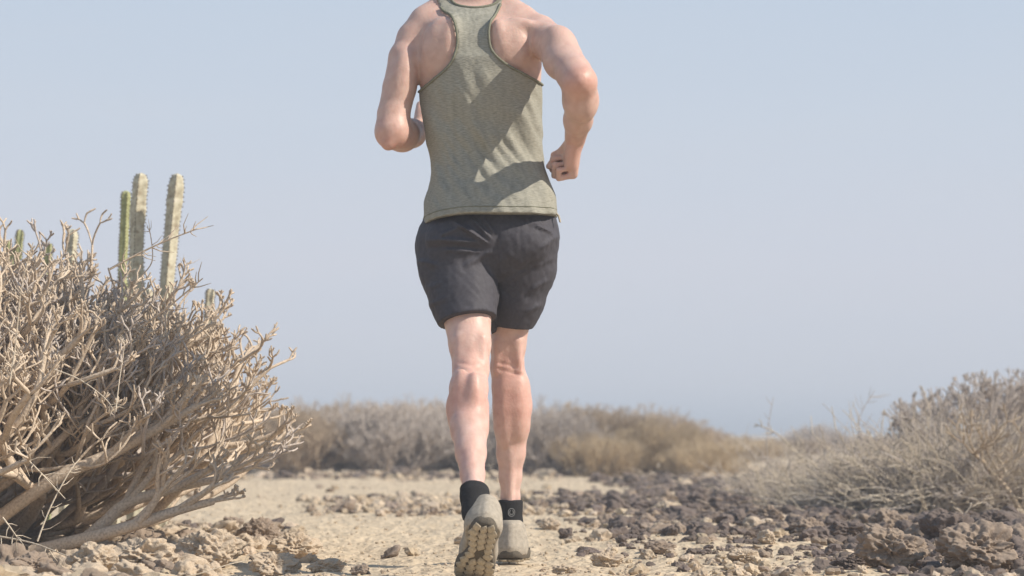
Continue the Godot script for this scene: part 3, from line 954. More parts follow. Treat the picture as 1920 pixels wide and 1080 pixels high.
func build_big_shrub() -> void:
	var heart := Vector3(-1.66, 0.0, -6.55)
	heart.y = ground_height(heart.x, heart.z) - 0.04
	var root := base("shrub", heart, "large leafless pale shrub of thick forking branches before the cactus stems", "shrub")
	var g := grower(71, Vector3.ZERO, Vector3(1.06, 0.84, 0.92))
	for k in 68:
		g.buf = Buf.new()
		var az := g.rng.randf_range(-0.5, 0.62) * PI if k % 4 != 0 else g.rng.randf() * TAU
		var el := deg_to_rad(g.rng.randf_range(4, 34) if k % 2 == 0 else g.rng.randf_range(25, 84))
		if k >= 56:                 # sprawling limbs close to the stones
			az = g.rng.randf_range(-0.15, 0.55) * PI; el = deg_to_rad(g.rng.randf_range(2, 14))
		var d := Vector3(cos(az) * cos(el), sin(el), sin(az) * cos(el))
		g.lift = 0.55 * (1.0 - el / 1.5) + 0.1
		g.spread = 0.66
		g.thin = 0.0030
		g.budget = 380
		g.sides = 5
		var start := Vector3(cos(az), 0.1, sin(az)) * g.rng.randf_range(0.02, 0.22) + Vector3(0, 0.02, 0)
		var low: bool = k % 2 == 0
		g.limb(start, d, g.rng.randf_range(0.33, 0.44) if low else g.rng.randf_range(0.26, 0.36), g.rng.randf_range(0.015, 0.025) if low else g.rng.randf_range(0.012, 0.02), 6)
		piece("branch", g.buf.mesh(), M.bark if k % 4 != 1 else M.bark_grey, root)
	# low limbs that lie along the stones in front
	for L in [[[-40, 1052, 6.15, .030], [110, 1040, 6.1, .026], [190, 985, 6.1, .022], [235, 945, 6.12, .020], [330, 915, 6.15, .017], [400, 900, 6.18, .013]], [[60, 1036, 6.05, .026], [170, 1008, 6.0, .022], [250, 985, 6.0, .020], [330, 958, 6.02, .016], [400, 940, 6.05, .012]], [[-20, 985, 6.1, .024], [100, 900, 6.05, .022], [210, 850, 6.05, .019], [300, 800, 6.05, .015], [370, 760, 6.08, .011]]]:
		g.buf = Buf.new()
		var pts := PackedVector3Array(); var rad := PackedFloat32Array()
		for q in L:
			pts.append(spot(q[0], q[1], q[2]) - heart); rad.append(q[3] * 0.82)
		var c := smooth_line(pts, rad)
		g.buf.tube(c[0], c[1], 8)
		var n := pts.size()
		for s in range(n - 3, n):
			for k in (2 if s < n - 1 else 3):
				var d := (pts[s] - pts[s - 1]).normalized()
				g.budget = 160; g.lift = 0.3; g.spread = 0.5
				g.limb(pts[s] - d * 0.01, (d + Vector3(g.rng.randf_range(-.4, .5), g.rng.randf_range(-.1, .6), g.rng.randf_range(-.5, .5))).normalized(), 0.13, rad[s] * 0.66, 3)
		piece("branch", g.buf.mesh(), M.bark, root)

func smooth_line(pts: PackedVector3Array, rad: PackedFloat32Array, per := 4) -> Array:
	var p := PackedVector3Array(); var r := PackedFloat32Array()
	var m := pts.size()
	for k in m - 1:
		for s in per:
			var t := float(s) / per
			p.append(pts[k].cubic_interpolate(pts[k + 1], pts[maxi(k - 1, 0)], pts[mini(k + 2, m - 1)], t))
			r.append(lerpf(rad[k], rad[k + 1], t))
	p.append(pts[m - 1]); r.append(rad[m - 1])
	return [p, r]

func shrub_meshes(seed_: int, style: int) -> Array:      # three meshes of branches that make one shrub about a metre wide and 0.65 m high
	var out := []
	var g := grower(seed_, Vector3.ZERO, Vector3(0.62, 0.68, 0.62))
	g.bits = 2; g.sides = 3
	for part in 3:
		g.buf = Buf.new()
		for k in 13:
			var az := g.rng.randf() * TAU
			var el := deg_to_rad(g.rng.randf_range(8, 86))
			var d := Vector3(cos(az) * cos(el), sin(el), sin(az) * cos(el))
			g.lift = 0.45; g.spread = 0.62 if style == 0 else 0.5
			g.thin = 0.0036 if style == 0 else 0.0024
			g.forks = 2.45 if style == 0 else 2.6
			g.budget = 220 if style == 0 else 330
			g.limb(Vector3(cos(az), 0, sin(az)) * g.rng.randf_range(0, 0.2), d, g.rng.randf_range(0.16, 0.23) * (1.0 if style == 0 else 0.9), 0.012 if style == 0 else 0.008, 5)
		out.append(g.buf.mesh())
	return out

func build_far_shrubs() -> void:
	var kinds := [shrub_meshes(5, 0), shrub_meshes(6, 0), shrub_meshes(7, 1), shrub_meshes(8, 1)]
	var mats := [M.bark_grey, M.bark_brown, M.bark_tan]
	# [px centre, depth, width m, height m, mesh kind, bark, label]
	var list := [
		[548, 19.0, 1.05, .60, 0, 1, "brown shrub half hidden behind the right tip of the big pale shrub"],
		[640, 19.6, 1.15, .62, 1, 0, "grey brown shrub in the far bank, second from the left"],
		[735, 19.2, 1.15, .63, 0, 0, "grey brown shrub in the far bank, third from the left"],
		[822, 19.8, 1.10, .65, 1, 0, "dark shrub in the far bank just left of the runner's calves"],
		[925, 19.4, 1.15, .60, 0, 0, "shrub seen in the gap between and behind the runner's calves"],
		[1022, 19.2, 1.15, .60, 1, 0, "grey shrub in the far bank just right of the runner's calves"],
		[1110, 18.9, .95, .46, 2, 2, "low tan rounded shrub in front of the far bank right of the runner"],
		[1165, 19.9, 1.15, .62, 3, 1, "tallest tan shrub of the far bank right of the runner"],
		[1250, 19.5, 1.05, .55, 2, 2, "tan bushy shrub towards the right end of the far bank"],
		[1312, 19.0, .80, .38, 3, 2, "small yellowish shrub at the right end of the far bank"],
		[590, 23.0, 1.5, .70, 1, 1, "brown shrub in the second row behind the left of the far bank"],
		[700, 24.0, 1.5, .72, 0, 1, "brown shrub in the second row, above the third of the far bank"],
		[790, 23.5, 1.5, .74, 1, 1, "brown shrub in the second row left of the runner's knees"],
		[1060, 24.0, 1.5, .70, 0, 1, "brown shrub in the second row right of the runner's legs"],
		[1190, 24.5, 1.4, .70, 3, 1, "tan shrub in the second row behind the tallest tan shrub"],
		[1260, 28.0, 1.5, .60, 2, 1, "shrub in the second row near the bank's right end"],
		[1405, 30.0, 1.3, .34, 2, 2, "low tan scrub right of the far bank, beneath the thin stalk"],
		[1340, 34.0, 1.9, .40, 3, 2, "low scrub just beyond the right end of the far bank"],
		[1475, 36.0, 2.0, .36, 3, 1, "low brown scrub on the plain left of the distant dark shrub"],
		[1532, 42.0, 1.35, .56, 0, 0, "distant dark rounded shrub on the horizon left of the grey bush"],
		[1590, 44.0, 1.6, .38, 1, 1, "low distant scrub right of the dark rounded shrub"],
		[1700, 40.0, 2.2, .40, 3, 1, "distant scrub behind the grey bush on the right"],
		[470, 22.0, 1.4, .60, 0, 1, "shrub behind the lower right tips of the big pale shrub"],
	]
	for q in list:
		var at := spot(q[0], 818, q[1]); at.y = ground_height(at.x, at.z) - 0.02
		var o := base("shrub", at, q[6], "shrub", "leafless shrubs of the far bank and plain")
		o.rotation.y = rng.randf() * TAU
		o.scale = Vector3(q[2] / 1.12, q[3] / 0.66, q[2] / 1.12)
		for m in kinds[q[4]]:
			piece("branch", m, mats[q[5]], o)

func build_right_shrubs() -> void:
	# the grey bush of upright antler twigs
	for q in [[1850, 945, 11.3, 0.60, 0.57, 41, "pale grey leafless bush of upright forking twigs at the right edge"], [1985, 940, 11.8, 0.55, 0.64, 42, "second grey leafless bush, mostly cut off by the right edge"]]:
		var at := spot(q[0], 818, q[2]); at.y = ground_height(at.x, at.z) - 0.03
		var root := base("shrub", at, q[6], "shrub", "grey leafless bushes on the right")
		var g := grower(q[5], Vector3.ZERO, Vector3(q[3], q[4], q[3]))
		g.bits = 3; g.sides = 4
		for k in 28:
			g.buf = Buf.new()
			var az := g.rng.randf() * TAU
			var el := deg_to_rad(g.rng.randf_range(25, 86))
			g.lift = 0.55; g.spread = 0.38; g.thin = 0.0042; g.budget = 150; g.forks = 2.4
			g.limb(Vector3(cos(az), 0, sin(az)) * g.rng.randf_range(0, 0.16), Vector3(cos(az) * cos(el), sin(el), sin(az) * cos(el)), g.rng.randf_range(0.19, 0.25), 0.0115, 5)
			piece("branch", g.buf.mesh(), M.bark_grey, root)
	# low tangles of arching dry stems in front of it
	for q in [[1570, 10.4, .38, .20, 51, 380, "left low tangle of dry straw coloured stems before the plain"], [1680, 9.9, .44, .30, 52, 700, "dense dry tangle of arching stems in front of the grey bush's left edge"], [1770, 9.6, .48, .36, 53, 780, "dense dry tangle of arching stems before the middle of the grey bush"], [1890, 9.7, .46, .32, 54, 720, "dry tangle of arching stems at the right edge, below the grey bush"], [1470, 11.6, .30, .22, 55, 220, "thin low dry tuft beside the rubble, below the leaning stalk"]]:
		var at := spot(q[0], 818, q[1]); at.y = ground_height(at.x, at.z) - 0.01
		var root := base("dry_bush", at, q[6], "dry bush", "dry tangles on the right")
		var g := RandomNumberGenerator.new(); g.seed = q[4]
		for part in 3:
			var b := Buf.new()
			for k in q[5] / 3:
				var az := g.randf() * TAU
				var p: Vector3 = Vector3(g.randfn(0, .3) * q[2], 0, g.randfn(0, .3) * q[2])
				var d := Vector3(cos(az), g.randf_range(0.5, 2.2), sin(az)).normalized()
				var len_: float = g.randf_range(0.5, 1.25) * q[3]
				var pts := PackedVector3Array([p]); var rad := PackedFloat32Array()
				var r := g.randf_range(0.0016, 0.0042)
				rad.append(r)
				var steps := 6
				for s in steps:
					d = (d + Vector3(g.randf_range(-.4, .4), -0.13, g.randf_range(-.4, .4))).normalized()
					p += d * len_ / steps * 1.25
					p.y = maxf(p.y, 0.01)
					pts.append(p); rad.append(r * (1.0 - 0.12 * s))
					if g.randf() < 0.75:
						var sd := (d + Vector3(g.randf_range(-1, 1), g.randf_range(-.4, 1.2), g.randf_range(-1, 1))).normalized()
						var sl := g.randf_range(0.04, 0.13)
						b.tube(PackedVector3Array([p, p + sd * sl * 0.5 + Vector3(0, .005, 0), p + sd * sl]), PackedFloat32Array([r * 0.7, r * 0.6, r * 0.45]), 3)
				b.tube(pts, rad, 3)
			piece("stem", b.mesh(), M.straw if part != 1 else M.bark_grey, root)
	# the shrub with a dark trunk at the right edge
	var at := spot(1918, 818, 9.3); at.y = ground_height(at.x, at.z) - 0.02
	var root := base("shrub", at, "shrub with one dark bare trunk at the right edge above the lava rocks", "shrub")
	var g := grower(63, Vector3.ZERO, Vector3(0.5, 0.5, 0.4))
	g.buf = Buf.new(); g.bits = 4; g.sides = 5; g.budget = 260; g.spread = 0.6; g.thin = 0.0032; g.lift = 0.3
	g.limb(Vector3.ZERO, Vector3(-0.32, 1, 0.1).normalized(), 0.19, 0.013, 5)
	piece("trunk", g.buf.mesh(), M.bark_brown, root)

func stalk(called: String, list: Array, r: float, mat: Material, label: String, thorns: int, seed_: int, shoots := 0.05) -> void:
	var pts := PackedVector3Array(); var rad := PackedFloat32Array()
	var at := spot(list[0][0], list[0][1], list[0][2])
	for k in list.size():
		pts.append(spot(list[k][0], list[k][1], list[k][2]) - at)
		rad.append(r * (1.0 - 0.55 * k / (list.size() - 1)))
	var c := smooth_line(pts, rad, 5)
	var g := RandomNumberGenerator.new(); g.seed = seed_
	var root := base(called, at, label, "dry stalk", "thin dry stalks and thorny twigs")
	var b := Buf.new(); b.tube(c[0], c[1], 5)
	piece("stem", b.mesh(), mat, root)
	var t := Buf.new()
	var line: PackedVector3Array = c[0]
	for k in thorns:
		var s := g.randi_range(1, line.size() - 2)
		var d := (line[s + 1] - line[s]).normalized()
		var p := line[s].lerp(line[s + 1], g.randf())
		var n := d.cross(Vector3(g.randf_range(-1, 1), g.randf_range(-1, 1), g.randf_range(-1, 1))).normalized()
		var l := shoots * g.randf_range(0.35, 1.0)
		t.tube(PackedVector3Array([p, p + (n + d * 0.5) * l * 0.5, p + (n + d * 0.8) * l]), PackedFloat32Array([r * 0.55, r * 0.45, r * 0.2]), 4)
	tag(piece("thorn", t.mesh(), mat, root), "", "", "", "stuff")

func build_stalks() -> void:
	stalk("thorny_twig", [[205, 505, 6.0], [255, 478, 6.0], [310, 452, 5.98], [370, 429, 5.95]], .0034, M.bark, "thorny twig slanting across the paired tall cactus stems", 16, 1, .06)
	stalk("thorny_twig", [[270, 610, 6.05], [320, 572, 6.0], [380, 522, 5.95]], .0036, M.bark, "thorny twig pointing up right below the tallest single cactus stem", 12, 2, .05)
	stalk("dry_stalk", [[217, 772, 5.62], [223, 720, 5.65], [229, 680, 5.68], [234, 640, 5.7]], .0016, M.straw, "straight upright pale stalk in front of the big shrub", 8, 3, .03)
	stalk("dry_stalk", [[-10, 1004, 5.7], [60, 1018, 5.66], [120, 1040, 5.6], [172, 1060, 5.55]], .0026, M.straw, "pale stalk lying low across the bottom left corner", 12, 4, .06)
	stalk("dry_stalk", [[28, 838, 5.75], [75, 885, 5.72], [122, 935, 5.7]], .0028, M.straw, "short pale stalk slanting down in front of the shrub's left branches", 9, 5, .05)
	stalk("dry_stalk", [[70, 1015, 5.68], [95, 950, 5.7], [130, 885, 5.72], [150, 860, 5.75]], .0026, M.straw, "pale stalk leaning up right, crossing the short slanting stalk", 8, 6, .05)
	stalk("dry_stalk", [[100, 692, 5.8], [150, 712, 5.78], [195, 745, 5.76], [214, 770, 5.75]], .0022, M.straw, "thin arching stalk in front of the middle of the big shrub", 10, 7, .04)
	stalk("dry_stalk", [[5, 970, 5.5], [20, 990, 5.5], [35, 1012, 5.5]], .0026, M.straw, "stub of pale stalk at the left edge near the ground", 6, 8, .05)
	stalk("dry_stalk", [[18, 720, 5.5], [30, 640, 5.5], [40, 540, 5.48], [62, 455, 5.46]], .0022, M.straw, "thin stalk rising near the left edge above the big shrub", 10, 9, .05)
	stalk("dry_stalk", [[262, 520, 6.2], [285, 490, 6.2], [282, 440, 6.2], [275, 425, 6.2]], .0022, M.bark, "small twig standing between the tall cactus stems", 6, 10, .04)
	stalk("dry_stalk", [[340, 600, 6.4], [346, 560, 6.4], [343, 520, 6.4], [352, 492, 6.4]], .0018, M.bark, "hair thin twig right of the tallest single cactus stem", 6, 11, .04)
	stalk("dry_stalk", [[1520, 880, 10.8], [1490, 845, 10.8], [1455, 812, 10.8], [1415, 795, 10.8]], .0055, M.straw, "leaning pale stalk at the left of the dry tangles", 14, 12, .05)
	stalk("dry_stalk", [[1440, 880, 11.0], [1438, 830, 11.0], [1442, 790, 11.0], [1450, 745, 11.0]], .003, M.bark_grey, "upright thin stalk against the sky left of the distant dark shrub", 7, 13, .05)
	stalk("dry_stalk", [[1630, 870, 11.0], [1610, 800, 11.0], [1620, 765, 11.0], [1640, 732, 11.0]], .003, M.bark_grey, "upright twiggy stalk against the sky left of the grey bush", 9, 14, .08)
	stalk("dry_stalk", [[1545, 880, 11.2], [1538, 840, 11.2], [1530, 800, 11.2]], .003, M.straw, "short straw stalk in front of the distant dark shrub", 6, 15, .05)
	stalk("dry_stalk", [[340, 1083, 5.3], [380, 1074, 5.3], [430, 1058, 5.32], [470, 1050, 5.35]], .002, M.straw, "thin straw lying on the stones at the bottom left", 3, 16, .03)

# ---------------------------------------------------------------- cactus stems
func cactus(line: Array, r: float, ribs: int, mat: Material, label: String, seed_: int, turn: float) -> void:
	var away: float = line[0][2]
	var pts := PackedVector3Array()
	for q in line: pts.append(spot(q[0], q[1], q[2]))
	var foot: Vector3 = pts[0]
	foot.x += (-1.6 - foot.x) * 0.3        # the stems spring from one clump and lean out
	foot.y = ground_height(foot.x, foot.z) - 0.03
	pts.insert(0, foot)
	var root := base("cactus", foot, label, "cactus", "ribbed cactus stems behind the big shrub")
	var g := RandomNumberGenerator.new(); g.seed = seed_
	var rad := PackedFloat32Array(); rad.resize(pts.size()); rad.fill(r)
	var c := smooth_line(pts, rad, 26)
	var p: PackedVector3Array = c[0]
	var b := Buf.new(); var th := Buf.new()
	var per := ribs * 8
	var m := p.size()
	var total := 0.0
	for k in m - 1: total += p[k].distance_to(p[k + 1])
	var run := 0.0
	var waves := PackedFloat32Array()
	for k in m:
		if k > 0: run += p[k].distance_to(p[k - 1])
		var left := total - run
		var tip := sqrt(clampf(1.0 - pow(1.0 - minf(left / (r * 1.3), 1.0), 2.0), 0.0, 1.0))
		var dir := (p[mini(k + 1, m - 1)] - p[maxi(k - 1, 0)]).normalized()
		var sx := dir.cross(Vector3(0, 0, 1)).normalized(); var sz := dir.cross(sx)
		var girth := r * (1.0 + 0.06 * sin(run * 13.0 + seed_) + 0.05 * sin(run * 29.0 + seed_ * 2.0) + 0.14 * relief.get_noise_2d(run * 900.0, seed_ * 50.0))
		for s in per:
			var a := TAU * s / per + turn
			var phase := fposmod(float(s) / 8.0, 1.0)
			var fin := absf(phase * 2.0 - 1.0)             # 1 on the rib's edge, 0 in the groove
			var crenate := 1.0 + 0.03 * sin(run * 300.0 + int(s / 8.0) * 1.7) * pow(fin, 3.0)
			var phi := (1.0 - fin) * PI / ribs
			var rr := girth * cos(PI / ribs) / cos(PI / ribs - phi) * (1.0 - 0.10 * (1.0 - fin)) * crenate * tip
			b.v.append(p[k] + (sx * cos(a) + sz * sin(a)) * rr - foot)
			if s % 8 == 0 and k % 2 == 0 and tip > 0.3:
				var n := (sx * cos(a) + sz * sin(a))
				var e := p[k] + n * rr * 0.99 - foot
				th.tube(PackedVector3Array([e, e + (n + dir * 0.5) * 0.005]), PackedFloat32Array([.0016, .0005]), 3)
				th.tube(PackedVector3Array([e, e + (n - dir * 0.6) * 0.005]), PackedFloat32Array([.0016, .0005]), 3)
	for k in m - 1:
		for s in per:
			var a0 := k * per + s; var a1 := k * per + (s + 1) % per
			b.i.append_array([a0, a1, a0 + per, a1, a1 + per, a0 + per])
	b.smooth()
	piece("stem", b.mesh(), mat, root)
	tag(piece("thorn", th.mesh(), M.thorn, root), "", "", "", "stuff")

func build_cacti() -> void:
	cactus([[250, 620, 7.9], [255, 500, 7.9], [258, 410, 7.9], [265, 324, 7.88]], .0280, 4, M.cactus, "tall weathered cactus stem, right one of the touching pair above the shrub", 3, -0.12)
	cactus([[228, 620, 8.05], [229, 520, 8.05], [232, 440, 8.05], [236, 357, 8.03]], .0185, 5, M.cactus_green, "green cactus stem, left and shorter one of the touching pair", 4, 0.2)
	cactus([[305, 620, 7.85], [314, 520, 7.85], [322, 430, 7.85], [333, 325, 7.82]], .0255, 4, M.cactus, "tall single smooth cactus stem leaning right, standing apart", 5, 0.06)
	cactus([[386, 640, 7.7], [391, 590, 7.7], [395, 541, 7.7]], .0175, 5, M.cactus, "short cactus tip at the right slope of the big shrub", 6, 0.4)
	cactus([[130, 560, 7.8], [132, 500, 7.8], [136, 429, 7.8]], .0190, 5, M.cactus, "weathered cactus tip among twigs left of the touching pair", 7, 0.1)
	cactus([[28, 520, 8.0], [33, 480, 8.0], [38, 430, 8.0]], .0150, 5, M.cactus_green, "green cactus tip nearest the left edge, higher of two", 8, 0.5)
	cactus([[12, 520, 8.1], [14, 490, 8.1], [17, 452, 8.1]], .0120, 5, M.cactus_green, "small green cactus tip at the left edge, lower of two", 9, 0.9)
	cactus([[85, 540, 7.9], [88, 500, 7.9], [91, 455, 7.9]], .0150, 5, M.cactus_green, "green cactus tip half hidden by twigs between its neighbours", 10, 0.3)
	cactus([[274, 640, 7.6], [277, 590, 7.6], [279, 541, 7.6]], .0150, 4, M.cactus, "short cactus tip at the foot of the tall single stem", 11, 0.2)

# ---------------------------------------------------------------- stones
var sphere_v := {}
var sphere_i := {}

func sphere(level: int) -> void:
	var t := (1.0 + sqrt(5.0)) / 2.0
	var v := PackedVector3Array()
	for q in [[-1, t, 0], [1, t, 0], [-1, -t, 0], [1, -t, 0], [0, -1, t], [0, 1, t], [0, -1, -t], [0, 1, -t], [t, 0, -1], [t, 0, 1], [-t, 0, -1], [-t, 0, 1]]:
		v.append(Vector3(q[0], q[1], q[2]).normalized())
	var f := PackedInt32Array([0, 11, 5, 0, 5, 1, 0, 1, 7, 0, 7, 10, 0, 10, 11, 1, 5, 9, 5, 11, 4, 11, 10, 2, 10, 7, 6, 7, 1, 8, 3, 9, 4, 3, 4, 2, 3, 2, 6, 3, 6, 8, 3, 8, 9, 4, 9, 5, 2, 4, 11, 6, 2, 10, 8, 6, 7, 9, 8, 1])
	for l in level + 1:
		if l > 0:
			var cut := {}
			var nf := PackedInt32Array()
			for k in range(0, f.size(), 3):
				var m := []
				for e in 3:
					var a := f[k + e]; var b := f[k + (e + 1) % 3]
					var key := mini(a, b) * 100000 + maxi(a, b)
					if not cut.has(key):
						cut[key] = v.size(); v.append((v[a] + v[b]).normalized())
					m.append(cut[key])
				nf.append_array([f[k], m[0], m[2], f[k + 1], m[1], m[0], f[k + 2], m[2], m[1], m[0], m[1], m[2]])
			f = nf
		sphere_v[l] = v.duplicate(); sphere_i[l] = f.duplicate()

func stone_mesh(seed_: int, level: int, pitted: float) -> ArrayMesh:
	var n := FastNoiseLite.new(); n.seed = seed_; n.frequency = 0.9; n.fractal_octaves = 3; n.fractal_gain = 0.5
	var c := FastNoiseLite.new(); c.seed = seed_ + 7; c.noise_type = FastNoiseLite.TYPE_CELLULAR; c.frequency = 3.6; c.fractal_octaves = 2; c.cellular_return_type = FastNoiseLite.RETURN_DISTANCE
	var g := RandomNumberGenerator.new(); g.seed = seed_
	var planes := []
	for k in 12:
		planes.append([Vector3(g.randfn(0, 1), g.randfn(0, 1), g.randfn(0, 1)).normalized(), g.randf_range(0.46, 0.85) if level < 4 else g.randf_range(0.62, 0.92)])
	var size := Vector3(g.randf_range(0.85, 1.2), g.randf_range(0.62, 0.9), g.randf_range(0.8, 1.15))
	var b := Buf.new()
	for p in sphere_v[level]:
		var r := 1.0
		for q in planes:
			var d: float = p.dot(q[0])
			if d > 0.05: r = minf(r, q[1] / d)
		r += n.get_noise_3dv(p * 1.1) * 0.26 + n.get_noise_3dv(p * 2.6 + Vector3.ONE * 4.0) * (0.16 if level < 4 else 0.12)
		if pitted > 0.0:
			r += n.get_noise_3dv(p * 4.5 + Vector3.ONE * 9.0) * (0.075 if level < 4 else 0.05)
			r -= pitted * clampf(-c.get_noise_3dv(p * 1.1) - 0.3, 0.0, 1.0) * 0.36
		b.v.append(p * r * size)
	for k in range(0, sphere_i[level].size(), 3):
		b.i.append_array([sphere_i[level][k], sphere_i[level][k + 2], sphere_i[level][k + 1]])
	if level < 3:               # small ones keep their hard facets
		var hard := Buf.new()
		for k in b.i.size():
			hard.v.append(b.v[b.i[k]]); hard.i.append(k)
		b = hard
	b.smooth()
	return b.mesh()

func stone_material(tone: Color) -> StandardMaterial3D:
	var m: StandardMaterial3D = M.rock.duplicate()
	m.vertex_color_use_as_albedo = false
	m.albedo_color = tone.linear_to_srgb()
	return m

func stone_turn(g: RandomNumberGenerator) -> Basis:
	return Basis(Vector3.UP, g.randf() * TAU) * Basis(Vector3.RIGHT, g.randf_range(-0.5, 0.5)) * Basis(Vector3.FORWARD, g.randf_range(-0.5, 0.5))

func rubble_share(x: float, z: float) -> float:       # how thickly stones lie here, 0 to 1
	var off := path_offset(x, z)
	var patch := relief.get_noise_2d(x * 45.0 + 300.0, z * 45.0)
	var s := 0.0
	var far := -z
	var edge := lerpf(0.22, 0.62, smoothstep(7.0, 13.0, far))
	if x > edge - 0.1:
		s = smoothstep(edge - 0.1, edge + 0.35, x + patch * 0.25) * 1.0
		if far < 7.4: s *= 0.40 + 0.6 * smoothstep(0.75, 1.35, x + patch * 0.2)
		if far > 16.5: s *= 0.6
	if x < -0.75 and far < 8.2:                             # stones under the big shrub
		s = maxf(s, smoothstep(-0.62, -0.95, x + patch * 0.25) * 0.9)
	if far > 9.3 and far < 13.2:                          # strip of small rubble this side of the bend
		s = maxf(s, smoothstep(-1.05, -0.7, x + patch * 0.3) * smoothstep(9.3, 10.2, far) * smoothstep(13.2, 12.0, far) * 0.75)
	if far > 17.0 and far < 20.5 and x < 0.4:              # below the far bank
		s = maxf(s, smoothstep(17.0, 17.9, far + patch * 0.8) * 0.9)
	if far > 18.9: s = maxf(s, 0.35)
	if far < 16.0 or x > -1.0: s *= smoothstep(0.28, 0.55, off + patch * 0.2) if far > 13.0 else 1.0
	return clampf(s + 0.008, 0, 1)

func stone_tone(x: float, z: float, g: RandomNumberGenerator) -> int:    # 0 dark lava, 1 brown, 2 tan
	var xx := x + 0.3 * relief.get_noise_2d(x * 60.0, z * 60.0)
	var dark := maxf(smoothstep(-0.05, 0.5, xx) * smoothstep(5.7, 7.2, -z + x * 0.8), 0.85 * smoothstep(0.5, 1.0, xx))
	if -z > 17.0: dark = 0.45
	if x < -0.5 and -z < 16.0: dark = 0.04
	var u := g.randf()
	return 0 if u < dark * 0.66 else 1 if u < 0.24 + dark * 0.72 else 2

